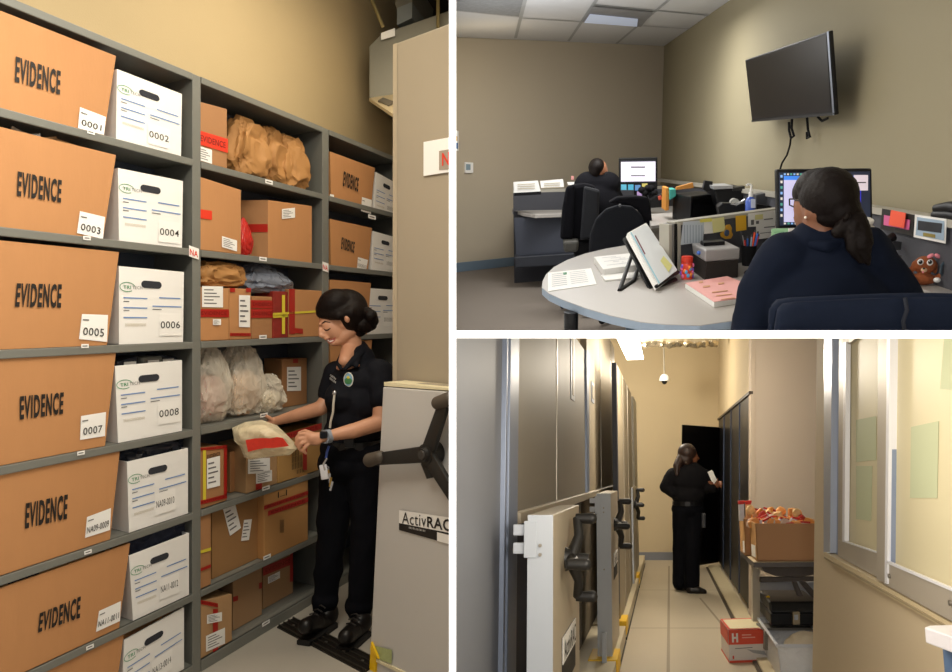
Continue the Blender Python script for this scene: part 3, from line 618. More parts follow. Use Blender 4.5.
m=MB(); a=cor-dB*6; m.quad([a,cor,cor+ZZ*2.6,a+ZZ*2.6],WALLB,0.0); m.build('wall_back',room=B,kind='structure')
m=MB(); a=cor+dR*11; m.quad([cor,a,a+ZZ*2.6,cor+ZZ*2.6],WALLB2); m.build('wall_right',room=B,kind='structure')
m=MB(); m.quad([cor-dB*6,cor+V((0,.3,0)),cor+dR*8,V((-1.6,2.2,0))],CARPET); m.build('floor',room=B,kind='structure')
# ceiling with tiles laid along the back wall; slopes of the grid follow the two walls
m=MB(); za=B.hgt(cor,46)-.0; zl=B.pl(456,37,P1,nB).z
ca=cor+ZZ*za; lf=B.pl(456,37,P1,nB); gx=(lf-ca)/ (lf-ca).length
c1=ca+gx*6; 
def cp(u,v): return ca+gx*u+dR*v
m.quad([cp(-.0,0),cp(6,0),cp(6,9),cp(-0,9)],TILE,.02); m.build('ceiling',room=B,kind='structure')
for u in (0.94,2.0,3.0,4.0):
    pass
def ceilpx(x,y):
    nrm=gx.cross(dR).normalized(); return B.pl(x,y,ca,nrm)
def cstrip(p,q,w_=.035,z_=-.006):
    a=ceilpx(*p); b=ceilpx(*q); s=(b-a).cross(ZZ).normalized()*w_/2; m=MB(); m.quad([a-s+ZZ*z_,b-s+ZZ*z_,b+s+ZZ*z_,a+s+ZZ*z_],GRID); return m
for i,(p,q) in enumerate((((515.5,37.5),(527,-8)),((568.5,40.5),(600,-6)),((616.5,43),(675,-6)),((456,10),(519,16.5)),((520,17.5),(700,29)),((592,4),(735,17.5)),((456,37.2),(660,46.2)))):
    cstrip(p,q,.03 if i<6 else .05).build('trim_%d'%(i+1),room=B,kind='structure')
m=MB(); f=[ceilpx(*p)-ZZ*.006 for p in ((456,0),(525,-8),(519,16),(456,10))]; m.quad(f,mat('speckled_dark_tile','#87898b',.8,var=.3,scale=30)); m.build('vent_panel',room=B,kind='structure') if 0 else gsolo(B,'ceiling_vent','dark speckled vent panel in the corner of the office ceiling','vent',m)
lt=thing(B,'ceiling_light','recessed fluorescent light in the tiled office ceiling','light',ceilpx(615,16))
m=MB(); f=[ceilpx(*p)-ZZ*.01 for p in ((593,5),(653,11),(641,26),(582,21))]; m.quad(f,mat('fixture_grey','#8c8d90',.5)); m.build('frame',lt,glob=True)
m=MB(); f=[ceilpx(*p)-ZZ*.016 for p in ((590,12),(638,17),(637,25),(584,21))]; m.quad(f,mat('dim_diffuser','#c9d4ea',.5,emit=.25)); m.build('diffuser',lt,glob=True)
m=MB(); 
for p,q in (((456,265.5),(515,258.5)),):
    a=P1-dB*3; b=cor; m.hexa([a,b,b+nBc*.015,a+nBc*.015,a+ZZ*.1,b+ZZ*.1,b+nBc*.015+ZZ*.1,a+nBc*.015+ZZ*.1],mat('blue_grey_baseboard','#6f8191',.5))
m.build('baseboard_back',room=B,kind='structure')
def bw_(x,y,l=0): return B.pl(x,y,P1+nBc*l,nB)
sw=thing(B,'wall_thermostat','small white thermostat on the office wall above the carpet edge','thermostat',bw_(468,167,.0))
m=MB(); q=[bw_(*p) for p in ((464,162),(472,162.5),(472,173),(464,173))]; m.prism(q,nBc*.03,PAPER,.004); m.build('housing',sw,glob=True)
m=MB(); q=[bw_(*p,.032) for p in ((466,164),(470.5,164.3),(470.5,170),(466,170))]; m.quad(q,mat('grey_screen','#8ba0ab',.3)); m.build('display',sw,glob=True)
m=MB(); q=[bw_(*p,.01) for p in ((452,129),(458.5,131),(458.5,151),(452,150))]; m.quad(q,PAPER,.003); q=[bw_(*p,.015) for p in ((452,142),(458,143),(458,149),(452,148))]; m.quad(q,mat('poster_blue','#31639c',.6)); q=[bw_(*p,.015) for p in ((452,135),(457.5,136.5),(457.5,141),(452,140))]; m.quad(q,mat('poster_yellow','#d2a33c',.6)); gsolo(B,'wall_poster','edge of a small coloured poster on the left of the office wall','poster',m)

# generic: a flat-fronted solid seen at pixels pts at depth Y, t thick
def slab(mb,pts,Y,t,m_,bev=0,room=None):
    r=room or B; f=[r.Y(x,y,Y) for x,y in pts]; d=V((0,t,0)); return mb.prism(f,d,m_,bev)
def bq(x0,y0,x1,y1,sl=0): return [(x0,y0),(x1,y0+sl*(x1-x0)),(x1,y1+sl*(x1-x0)),(x0,y1)]
def flatpx(room,pts,z): return [room.z(x,y,z) for x,y in pts]
# ---- far work station
ws=thing(B,'workstation','charcoal panelled work station with a rounded pale counter against the back wall','desk',B.z(545,268,0))
m=MB(); f=[B.z(515,263,0),B.z(662,252,0)]; f[0]=B.Y(514,262,7.9); f[1]=B.Y(662,250,8.6)
a,b=f; a.z=b.z=0; hz=B.hgt(a,190); 
for q0,q1,mm in ((0,hz-.03,FAB),(hz-.03,hz,CAPM)):
    m.hexa([a+ZZ*q0,b+ZZ*q0,b+V((0,.07,0))+ZZ*q0,a+V((0,.07,0))+ZZ*q0,a+ZZ*q1,b+ZZ*q1,b+V((0,.07,0))+ZZ*q1,a+V((0,.07,0))+ZZ*q1],mm)
m.build('screen_panel',ws,glob=True)
zc=.72; cps=[(514,207.5),(516,210),(522,212.5),(535,214.5),(563,213.5),(600,212),(600,203),(514,203)]
cc=[B.z(x,y,zc) for x,y in cps[:6]]; cc+=[V((cc[-1].x,8.1,zc)),V((cc[0].x,7.95,zc))]
m=MB(); m.prism(cc,(0,0,-.035),LAM,.005); m.build('counter',ws,glob=True)
m=MB(); slab(m,[(514,218),(585,216),(585,262),(517,265)],7.7,.03,mat('blue_charcoal_panel','#3b3f4b',.7)); m.build('modesty_panel',ws,glob=True)
m=MB(); slab(m,[(514,257),(590,252),(590,264),(515,268)],7.55,.12,NAVY,.01); m.build('base_channel',ws,glob=True)
for k,(pts,wd,nm) in enumerate((((((513.5,182),(538,180.5),(541,192.5),(514,195))),'white printed sheet on a slanted holder at the left end of the far panel','paper_sheet'),(((540,181),(563,179),(564,187),(541,188)),'second white sheet hung on the far work station panel','paper_sheet'),(((567,182),(579,182),(579,185),(568,185)),'thin paper strip on the far panel beside the officer','paper_sheet'))):
    m=MB(); slab(m,pts,7.6,.01,PAPER); 
    if k<2:
        x0,x1=pts[0][0]+4,pts[1][0]-3
        for j in range(3): slab(m,bq(x0,pts[0][1]+2.2+j*2.2,x1,pts[0][1]+2.8+j*2.2,-.04),7.59,.002,TANINK)
    if k==0: slab(m,[(514,193),(541,191.5),(541,194.5),(514,196)],7.58,.05,MATTE)
    gsolo(B,nm,wd,'paper',m)
for pts,mm,wd in ((((524,203.5),(545,203),(546,207),(524,209)),mat('pink_paper','#e2a0a2',.6),'pink papers on the far rounded counter'),(((545,202.5),(562,201.5),(563,204),(546,205.5)),PAPER,'white papers beside the pink papers on the far counter')):
    m=MB(); m.prism(flatpx(B,pts,.725),(0,0,.012),mm); gsolo(B,'paper_stack',wd,'paper',m)
for pts,mm,wd in ((bq(582,174,589,180),mat('gold_folder','#d8a73c',.6),'small yellow card standing behind the far officer'),(bq(571,176,574,180),mat('pink_figure','#c98b86',.6),'small pink ornament on the far panel cap'),):
    m=MB(); slab(m,pts,7.6,.03,mm,.004); gsolo(B,'desk_card',wd,'card',m)
# far monitor
mo=thing(B,'computer_monitor','far black monitor showing a pale document page','monitor',B.Y(638,212,7.4))
m=MB(); slab(m,bq(619,158,657.5,190,-.02),7.4,.04,BLK,.006); slab(m,bq(634,188,642,208),7.43,.03,BLK); slab(m,bq(626,206,650,209),7.3,.2,BLK); m.build('casing',mo,glob=True)
m=MB(); slab(m,bq(621,160.5,655.5,183,-.015),7.395,.002,mat('far_screen','#cfc9d8',.4,emit=.75)); slab(m,bq(621,160.5,655.5,161.8,-.015),7.392,.002,NAVY); slab(m,bq(631,166.5,645,167.6),7.392,.002,BLACKINK); slab(m,bq(631,175,645,176),7.392,.002,GREYINK); slab(m,bq(621,181.7,655.5,183,-.015),7.392,.002,NAVY); m.build('screen',mo,glob=True)
NB='blue sticky notes under the far monitor'
for k,(x,y,c) in enumerate(((621,184.5,'#5fb6d6'),(628,184.5,'#4fb0d4'),(635,185,'#5e8fc8'),(642,183.5,'#cfc36c'),(637,191.5,'#b89ad0'))):
    m=MB(); slab(m,bq(x,y,x+(5.5 if k<4 else 9),y+(5.5 if k<4 else 4.5)),7.36,.004,mat('note_%s'%c[1:],c,.7)); gsolo(B,'sticky_note',['leftmost light blue sticky note under the far monitor','second light blue sticky note under the far monitor','darker blue sticky note under the far monitor','olive yellow sticky note under the right of the far monitor','lilac card under the sticky notes of the far monitor'][k],'sticky note',m,'sticky notes under the far monitor')
# desk wing by the right wall behind the panel
m=MB(); m.prism(flatpx(B,((606,208),(640,206),(740,206),(760,215),(660,216),(640,219)),.72),(0,0,-.035),LAM); gsolo(B,'desk_surface','pale far desk surface along the right wall','desk',m)
# cabinet with drawers
cb=thing(B,'drawer_cabinet','low beige drawer cabinet behind the cubicle panel','cabinet',B.Y(700,240,5.6))
zt=.80; tp=flatpx(B,((651,226),(764,214.5),(752,208),(648,214)),zt)
m=MB(); m.prism([V((p.x,p.y,.0)) for p in tp],(0,0,zt-.02),mat('beige_cabinet','#7d766b',.5)); m.build('carcass',cb,glob=True)
m=MB(); m.prism([p-ZZ*.02 for p in tp],(0,0,.02),LAM); m.build('top',cb,glob=True)
for k in range(3):
    m=MB(); a,b=tp[0].copy(),tp[1].copy(); z1=zt-.05-k*.2; off=V((0,-.012,0)); a.z=b.z=z1
    m.hexa([a+off-ZZ*.17,b+off-ZZ*.17,b-ZZ*.17,a-ZZ*.17,a+off,b+off,b,a],mat('drawer_front','#756d62',.5),.004); h0=a.lerp(b,.08)-ZZ*.05+off; h1=a.lerp(b,.22)-ZZ*.05+off; dr=m.build('drawer',cb,glob=True); m=MB(); m.cyl(h0,h1,.012,mat('dark_pull','#4d473f',.5)); m.build('pull',dr,glob=True)
# ---- round ended desk
DZ=.72
out=[(542,288),(542.5,282),(546,275),(554,267.5),(567,260.5),(585,254),(606,249),(630,245),(655,242.5),(700,240)]
o2=[(952,262),(1000,290),(1000,330),(900,330)]
pts=[B.z(x,y,DZ) for x,y in out]; pts+= [V((1.25,5.5,DZ)),V((1.50,5.3,DZ)),V((1.60,3.5,DZ)),V((1.66,2.3,DZ)),V((1.2,2.3,DZ))]
low=[B.z(x,y,DZ) for x,y in ((760,317),(735,321),(700,326),(665,325),(640,322.5),(610,316),(585,308.5),(562,300),(549,294))]
pts+=low
dk=thing(B,'round_ended_desk','pale grey desk with a large rounded end and blue grey edge','desk',B.z(640,300,0))
m=MB(); m.prism([p-ZZ*.032 for p in pts],(0,0,.032),LAMEDGE); m.build('edge_band',dk,glob=True)
m=MB(); m.prism([p+ZZ*.0005 for p in pts],(0,0,.0025),LAM); m.build('desktop',dk,glob=True)
m=MB(); a=B.z(572,318,DZ); m.cyl((a.x,a.y+.25,.03),(a.x,a.y+.25,DZ-.03),.03,BLK); m.sph((a.x,a.y+.25,.5),(.035,.035,.06),BLK); m.build('leg',dk,glob=True)
m=MB(); a=B.z(650,320,DZ); m.cyl((a.x,a.y+.4,.03),(a.x,a.y+.4,DZ-.03),.06,LAMEDGE); m.build('leg',dk,glob=True)
RZ=.855
m=MB(); m.prism([V((1.40,2.2,RZ-.03)),V((1.625,2.2,RZ-.03)),V((1.55,4.2,RZ-.03)),V((1.28,4.2,RZ-.03))],(0,0,.03),LAM,.003)
gsolo(B,'side_desk','raised pale side desk under the phone and plush dog along the right panel','desk',m)
# ---- cubicle panel on the desk
cu=thing(B,'cubicle_panel','charcoal cubicle panel with papers pinned to it behind the pink pad','panel',B.z(728,272,DZ))
pa=B.z(676,273,DZ); pb=B.z(800,254.5,DZ); dd=(pb-pa).normalized(); nn=V((dd.y,-dd.x,0)); 
def pq(x,y,l=0): return B.pl(x,y,pa+nn*l,nn)
m=MB(); q=[pq(676,274),pq(800,255.5),pq(800,206.5),pq(676,223)]; bk=-nn*.05
m.prism([p for p in q],bk,FAB); m.build('fabric',cu,glob=True)
m=MB(); q=[pq(675,226,.006),pq(800,209.3,.006),pq(800,205.5,.006),pq(675,222,.006)]; m.prism(q,-nn*.06,CAPM,.003); m.build('cap',cu,glob=True)
for k,(x0,x1,mm) in enumerate(((669,672,CAPM),(672.5,674.5,mat('mid_grey_trim','#7c7a78',.5)),(675,677.5,BLK),(678,681,CAPM))):
    m=MB(); q=[pq(x0,274.5,.012),pq(x1,274,.012),pq(x1,224-.1*(x1-675),.012),pq(x0,224-.1*(x0-675),.012)]; m.prism(q,-nn*.07,mm,.002); m.build('end_trim',cu,glob=True)
def pin(name,pts,mm,wd,cat='paper',lift=.012,extra=None,group=None):
    m=MB(); m.quad([pq(x,y,lift) for x,y in pts][::-1],mm)
    if extra: extra(m,lift+.002)
    return gsolo(B,name,wd,cat,m,group)
LINED=mat('pale_blue_lined_paper','#cfd9e4',.6)
def ex1(m,l):
    for j in range(7): m.quad([pq(*p,l) for p in bq(684+j*2.9,225,685+j*2.9,243)],mat('pale_line','#a8b6c6',.6))
pin('lined_sheet',[(683,222),(704.5,220),(703,242),(680.5,245)],LINED,'pale blue lined sheet pinned at the left of the cubicle panel',extra=ex1)
pin('note_sheet',[(704,221),(716,219),(714,233),(704,234)],PAPER,'white note pinned between the lined sheet and a yellow note',lift=.014)
pin('sticky_note',[(700,219.5),(712,218),(712,221.5),(700,222.5)],mat('lemon_note','#e9e06a',.6),'thin bright yellow note on top of the cubicle panel',lift=.02,cat='sticky note')
pin('sticky_note',[(712,219),(724,217),(725.5,231),(713,233)],mat('pale_yellow_note','#e2dc9a',.6),'pale yellow sticky note in the middle of the cubicle panel',lift=.02,cat='sticky note')
pin('sticky_note',[(735.5,216),(746,215),(746.5,230),(736,231.5)],mat('amber_note','#e6b32c',.6),'amber yellow sticky note right of the badge on the cubicle panel',cat='sticky note')
def ex2(m,l):
    for j,(a,b,c,d) in enumerate(((756,221,759,224),(764,219,773,220),(764,227,775,228),(760,233,773,233.6),(751,220,754,225))): m.quad([pq(*p,l) for p in bq(a,b,c,d,-.1)],GREYINK)
pin('form_sheet',[(748,213.5),(776,210),(776,237),(756,239.5),(756,226.5),(748,227)],PAPER,'white printed form pinned at the right of the cubicle panel',extra=ex2)
pin('sticky_note',[(755,215),(763,214),(763,219),(755,220)],mat('pale_yellow_note','#e2dc9a',.6),'small pale yellow note on the white form',lift=.016,cat='sticky note')
def badge(m,l): m.quad([pq(*p,l) for p in bq(725.5,231,729,233.5)],mat('badge_blue','#41536f',.5))
bd=[(727,225),(730,224.5),(732,228),(731.5,231),(733,235),(731,238.5),(726,239),(722,237),(721,233.5),(724,231),(725,228)]
m=MB(); m.prism([pq(x,y,.02) for x,y in bd],-nn*.008,mat('badge_gold','#c9962c',.5,var=.3,scale=50)); a=pq(727.3,233,.03); m.cyl(a,a-nn*.006,.018,mat('badge_blue','#41536f',.5)); gsolo(B,'badge_patch','gold shield badge patch pinned on the cubicle panel','badge',m)
GREENP=mat('mint_paper','#a9dcb0',.6)
m=MB(); slab(m,[(771.5,229),(789,227),(789,243),(772,244)],3.7,.004,GREENP); 
for j in range(4): slab(m,bq(774,232+j*2.6,784,232.6+j*2.6,-.05),3.695,.001,mat('mint_line','#7dbb8c',.6))
gsolo(B,'mint_paper','mint green note paper hanging below the near monitor','paper',m)
m=MB(); slab(m,[(789,227.5),(803,227),(808,232),(800,240),(788,243)],3.65,.01,PAPER); gsolo(B,'folded_paper','white folded paper beside the mint note behind the officer','paper',m)
# ---- things on the desk
def cubepx(mb,FL,FR,zb,ztop_y,BLk,m_,bev=.004,room=None):
    r=room or B; a=r.z(*FL,zb); b=r.z(*FR,zb); c=r.z(*BLk,zb); h=r.hgt(a,ztop_y); e=c-a
    return mb.hexa([a,b,b+e,c,a+ZZ*h,b+ZZ*h,b+e+ZZ*h,c+ZZ*h],m_,bev),a,b,e,h
bx=thing(B,'label_printer','grey topped black desktop box with a flip lid beside the pen cup','printer',B.z(715,280,DZ))
m=MB(); fa,fb,fc=B.z(705,281,DZ),B.z(738,278,DZ),B.z(693,272,DZ); e=fc-fa; h=B.hgt(fa,262)
m.hexa([fa,fb,fb+e,fc,fa+ZZ*h,fb+ZZ*h,fb+e+ZZ*h,fc+ZZ*h],mat('black_brown_plastic','#26211f',.5),.006); m.build('base',bx,glob=True)
h2=B.hgt(fa,250); m=MB(); g=(fb-fa)*.02
m.hexa([fa-g+ZZ*h,fb+g+ZZ*h,fb+g+e+ZZ*h,fc-g+ZZ*h,fa+ZZ*h2-g,fb+ZZ*h2+g,fb+e+ZZ*h2+g,fc+ZZ*h2-g*4],mat('mid_grey_plastic','#9c9b9c',.45),.008); m.build('lid',bx,glob=True)
m=MB(); t_=fa+e*.45+ZZ*h2; u_=fb-fa; m.hexa([t_+u_*.1,t_+u_*.75,t_+u_*.75+e*.3,t_+u_*.1+e*.3,t_+u_*.1+ZZ*.02,t_+u_*.75+ZZ*.02,t_+u_*.75+e*.3+ZZ*.02,t_+u_*.1+e*.3+ZZ*.02],BLK,.004); m.build('lid_recess',bx,glob=True)
m=MB(); a=fa.lerp(fc,.4)+ZZ*(h+.03); m.sph(a-V((.012,.0,0)),.010,mat('blue_button','#4a78d8',.4)); m.build('button',bx,glob=True)
# jar
jr=thing(B,'candy_jar','red lidded tube jar of colourful sweets on the desk','jar',B.z(686.5,279.5,DZ)); H=B.hgt(B.z(686.5,279.5,DZ),256); r_=.030
m=MB(); m.lathe([(r_*.85,0),(r_,.006),(r_*.95,.02),(r_,.035),(r_*.95,.05),(r_,.07),(r_*.9,H*.72)],mat('red_candy_pack','#d8402c',.35,var=.4,scale=60),T=None); 
for k in range(14):
    an=k*2.4; zz_=.015+k*(H*.7-.02)/14; m.sph((r_*.93*math.cos(an),-abs(r_*.93*math.sin(an)),zz_),(.009,.006,.011),[mat('candy_violet','#7d5fd6',.4),mat('candy_pink','#e878b0',.4),mat('candy_blue','#5aa7e0',.4),mat('candy_orange','#f08a3a',.4)][k%4],n=10)
m.build('tube',jr,smooth=True)
m=MB(); m.lathe([(r_*.8,H*.72),(r_*.95,H*.74),(r_*.97,H*.97),(r_*.8,H)],mat('red_cap','#c8321f',.35)); m.build('lid',jr,smooth=True)
# document stand with binder
st=thing(B,'book_stand','black wire book stand on the rounded desk','stand',B.z(640,292,DZ))
sb=[(622,225),(652,291.5),(675,277),(645,212)]
Ys=(4.15,3.62,3.9,4.4)
q=[B.Y(x,y,Y) for (x,y),Y in zip([(623.5,238),(652.5,294),(675,279),(644.5,228)],Ys)]
nq=(q[1]-q[0]).cross(q[3]-q[0]).normalized(); nq=nq if nq.y<0 else -nq
m=MB(); m.prism([p-nq*.0 for p in q],-nq*.012,BLK); a=q[1]; b=q[2]; m.cyl(a+nq*.0-ZZ*.005,b-ZZ*.005,.014,BLK); m.cyl(a+nq*.04,b+nq*.04,.008,BLK); m.build('back_plate',st,glob=True)
m=MB(); mid=(q[0]+q[1]+q[2]+q[3])/4; 
for p0,p1 in (((633,252),(619.5,290.5)),((640,262),(634,281))):
    a=B.Y(*p0,4.15); b=B.z(*p1,DZ+.006); m.tube([a,b],.010,BLK)
a=B.z(619.5,290.5,DZ+.006); b=B.z(634,281,DZ+.006); m.tube([a,b],.010,BLK); m.build('rear_leg',st,glob=True)
bk=thing(B,'document_pad','thick white document pad leaning on the black book stand','document',(q[1]+q[2])/2)
m=MB(); q2=[B.Y(x,y,Y) for (x,y),Y in zip([(625,239),(654,293),(674,277.5),(643.5,228.5)],Ys)]
m.prism([p+nq*.012 for p in q2],nq*.024,PAPER); m.build('pages',bk,glob=True)
m=MB(); q3=[B.Y(x,y,Y) for (x,y),Y in zip([(627,240),(655,292),(673.8,277),(643.8,230)],Ys)]; m.quad([p+nq*.038 for p in q3],mat('pale_cover','#dfe3e6',.5,var=.03,scale=10),.004); m.build('cover_sheet',bk,glob=True)
m=MB(); mm=mat('dark_red_text','#7b4454',.6); c4=lambda u,v,l: (q3[0]*(1-u)+q3[3]*u)*(1-v)+(q3[1]*(1-u)+q3[2]*u)*v+nq*l
m.quad([c4(.10,.10,.046),c4(.16,.10,.046),c4(.13,.48,.046),c4(.07,.48,.046)],mm); m.quad([c4(0,.0,.046),c4(.05,0,.046),c4(.05,1,.046),c4(0,1,.046)],mat('cyan_edge','#9ccfe0',.6)); m.build('print',bk,glob=True)
m=MB(); m.quad([c4(.55,.72,.045),c4(.8,.68,.045),c4(.9,.9,.045),c4(.6,.95,.045)],mat('faint_yellow_stain','#dcd98f',.6,var=.1,scale=20)); m.build('highlight',bk,glob=True)
# sheets
def sheetpx(name,pts,z,t,mm,wd,lines=None,cat='paper'):
    m=MB(); f=flatpx(B,pts,z); m.prism(f,(0,0,t),mm)
    if lines:
        g=lambda u,v: (f[0]*(1-u)+f[1]*u)*(1-v)+(f[3]*(1-u)+f[2]*u)*v+ZZ*(t+.0008)
        for (u0,v0,u1,v1,mm2) in lines: m.quad([g(u0,v0),g(u1,v0),g(u1,v1),g(u0,v1)],mm2)
    return gsolo(B,name,wd,cat,m)
ln=[(.08+.0*j,.12+j*.11,.40,.16+j*.11,mat('faint_print','#b9bcc0',.6)) for j in range(7)]+[(.48,.12+j*.11,.85,.15+j*.11,MATS['faint_print']) for j in range(7)]+[(.34,.1,.42,.24,GREENINK)]
sheetpx('printed_form',((548,273),(591,268.5),(596.5,284.5),(548,291.5)),DZ+.004,.002,PAPER,'single white printed form at the left of the rounded desk',ln)
sheetpx('paper_stack',((594,263),(635,258.5),(641,271),(603,276)),DZ+.004,.035,PAPER,'thick stack of printed white papers between the form and the book stand',[(.15+.2*(j%3),.15+j*.1,.5+.1*(j%4),.18+j*.1,MATS['faint_print']) for j in range(7)])
sheetpx('loose_sheets',((601,276),(640,272),(641,278),(605,281.5)),DZ+.004,.006,PAPER,'loose white sheets sticking out below the thick paper stack')
PINK=mat('pink_form','#e9a9a4',.6,var=.03,scale=30)
sheetpx('pink_form_pad',((685,286),(727,279.5),(745,288),(744,300.5),(714,306.5)),DZ+.004,.02,PAPER,'pad of pink forms on the desk beside the officer') if 0 else None
m=MB(); f=flatpx(B,((685,288),(727,281),(752,291),(744,303),(714,307.5)),DZ+.004); m.prism(f,(0,0,.022),PAPER); f=[p+ZZ*.0225 for p in f]; m.prism(f,(0,0,.002),PINK)
for k,(x,y,w_,h_) in enumerate(((699,281.5,4,1.6),(718,283,6,1.5),(703,286,7,1.6),(712,292,16,.8),(716,295.5,16,.8),(721,299,14,.8))): m.prism(flatpx(B,bq(x,y,x+w_,y+h_,-.12),DZ+.0305),(0,0,.001),mat('tan_print','#d39a72',.6))
gsolo(B,'pink_form_pad','pad of pink printed forms on the desk beside the seated officer','paper',m)
# pen cup
pc=thing(B,'pen_cup','black mesh pen cup full of pens','cup',B.z(748,266,DZ)); 
m=MB(); m.lathe([(.030,0),(.033,.002),(.042,.115),(.040,.115),(.031,.006),(.0,.006)],MATTE); m.build('cup',pc,smooth=True)
PCOL=['#d43a2a','#e8542c','#2d62b8','#d8d8da','#2a2a2e','#c63a34','#8fa0b4','#3f6fd0']
for k in range(8):
    an=k*.8; c_=mat('pen_'+PCOL[k][1:],PCOL[k],.4); m=MB(); L=.165+.02*math.sin(k*2.1)
    p0=V((.015*math.cos(an),.015*math.sin(an),.01)); p1=V((.036*math.cos(an)*1.35,.036*math.sin(an),L)); m.cyl(p0,p1,.0055,c_,n=10); m.cyl(p1,p1+(p1-p0).normalized()*.012,.0062,mat('pen_tip','#2b2b30',.5),.003,n=10)
    T=Mx.Translation(B.z(748,266,DZ)+V((0,0,.001))); solo(B,'pen',['red pen','orange marker','blue pen','silver pen','black pen','dark red pen','grey pen','bright blue pen'][k]+' standing in the black pen cup','pen',m,T,'pens in the black cup',smooth=True)
m=MB(); a=B.z(748,275,DZ); m.sph((0,0,.018),(.03,.045,.02),MATTE); m.sph((.01,-.02,.03),(.008,.012,.008),RUBBER); solo(B,'computer_mouse','black computer mouse in front of the pen cup','mouse',m,Mx.Translation(B.z(750,277,DZ)),smooth=True)
m=MB(); m.sph((0,0,.028),(.022,.02,.026),mat('blue_glass','#7fb0c8',.2)); solo(B,'glass_ornament','small pale blue ornament between pen cup and officer','ornament',m,Mx.Translation(B.z(757,262,DZ)),smooth=True)
# ---- things behind the panel, on the cabinet (top at z=.80)
cz=.80
ov=thing(B,'black_printer','large black box shaped printer behind the cubicle panel','printer',B.z(695,222,cz))
a=B.z(690,223.5,cz); b=B.z(718,220,cz); c=B.z(672,219,cz); h=B.hgt(a,196); e=c-a
m=MB(); m.hexa([a,b,b+e,c,a+ZZ*h,b+ZZ*h,b+e+ZZ*h,c+ZZ*h],BLK,.01); m.build('body',ov,glob=True)
m=MB(); u_=b-a; m.hexa([p+V((0,-.006,0)) for p in (a+u_*.06+ZZ*h*.12,a+u_*.94+ZZ*h*.12,a+u_*.94+ZZ*h*.12+V((0,.006,0)),a+u_*.06+ZZ*h*.12+V((0,.006,0)),a+u_*.06+ZZ*h*.85,a+u_*.94+ZZ*h*.85,a+u_*.94+ZZ*h*.85+V((0,.006,0)),a+u_*.06+ZZ*h*.85+V((0,.006,0)))],mat('gloss_black','#0c0c0d',.25)); m.build('front_panel',ov,glob=True)
def pslab(name,pts,Y,t,mm,wd,cat,bev=.004,parts=None,group=None):
    m=MB(); slab(m,pts,Y,t,mm,bev); 
    if parts:
        for p,yy,tt,m2 in parts: slab(m,p,yy,tt,m2,.002)
    return gsolo(B,name,wd,cat,m,group)
pslab('folder',[(666,188),(669,187.5),(669,210),(665.5,211)],6.2,.25,mat('orange_folder','#cf8a35',.6),'orange folder standing upright at the left of the black printer','folder')
pslab('folder',[(670,189.5),(676,189),(676,196),(670,200)],6.15,.2,mat('teal_folder','#3fa79c',.6),'teal folder between the orange folder and the black printer','folder')
pslab('envelope',[(676,187),(693,182.5),(694,188),(676,190)],6.1,.03,mat('manila_orange','#d08d3c',.6),'orange envelope lying tilted on the black printer','envelope')
pslab('card_reader',[(703,189),(705,180.5),(713,181.5),(712,190),(707,192)],6.0,.06,BLK,'small black card terminal behind the printer','terminal')
pslab('office_printer',[(713,187),(744,187),(745,205),(718,207)],5.9,.35,BLK,'second black printer with a grey scanner lid','printer',.01,[([(713,186),(733,185.5),(733,188.5),(714,189.5)],5.85,.3,mat('grey_scanner_lid','#a5a6a8',.4)),([(733,188),(745,186),(745,191),(733,191)],5.88,.1,RUBBER)])
td=thing(B,'tape_dispenser','black tape dispenser on the cabinet top behind the panel','tape dispenser',B.Y(732,215,5.45))
m=MB(); slab(m,[(718,207),(722,203),(745,203.5),(747,210),(745,214),(720,216)],5.4,.1,BLK,.008); m.build('base',td,glob=True)
m=MB(); a=B.Y(735,203,5.42); m.cyl(a,a+V((0,.05,0)),.03,mat('clear_tape_roll','#b9b8b2',.3)); m.tube([B.Y(731,203.5,5.38),B.Y(737,204.5,5.38),B.Y(745,200,5.38)],.009,mat('silver_blade','#c5c6c8',.25,.8)); m.build('tape_roll',td,glob=True,smooth=True)
hs=thing(B,'hand_sanitizer','clear pump bottle of blue hand sanitizer on the panel shelf','bottle',B.Y(750,213,5.2)); pr=B.Y(750,213,5.2); s_=5.2/800
m=MB(); m.lathe([(4.6*s_,0),(5*s_,.6*s_),(5*s_,12*s_),(4*s_,14.5*s_),(1.8*s_,16.5*s_),(1.8*s_,17*s_)],mat('blue_gel','#4f6fd2',.12,coat=.5)); m.lathe([(5.1*s_,.8*s_),(5.1*s_,2.2*s_)],mat('deep_blue_label','#2b3fb8',.3)); m.build('bottle',hs,smooth=True)
m=MB(); m.lathe([(2.2*s_,16*s_),(2.4*s_,20*s_),(1.5*s_,21*s_),(1.0*s_,26*s_),(1.4*s_,27.5*s_)],PAPER); m.tube([(0,0,27.5*s_),(-3*s_,0,28.5*s_),(-5*s_,0,27*s_)],1.0*s_,PAPER); m.build('pump',hs,smooth=True)
m=MB(); slab(m,bq(751,199,755.5,208,-.0),5.15,.003,mat('pale_label','#c9d2ea',.5)); m.build('label',hs,glob=True)
pslab('desk_organizer',[(756,195),(769,192.5),(771,207),(757,209)],5.3,.1,mat('dark_grey_organizer','#44464c',.5),'dark grey organizer right of the hand sanitizer','organizer',.004,[([(757,204),(776,207),(776,210),(757,211)],5.2,.08,BLK)])
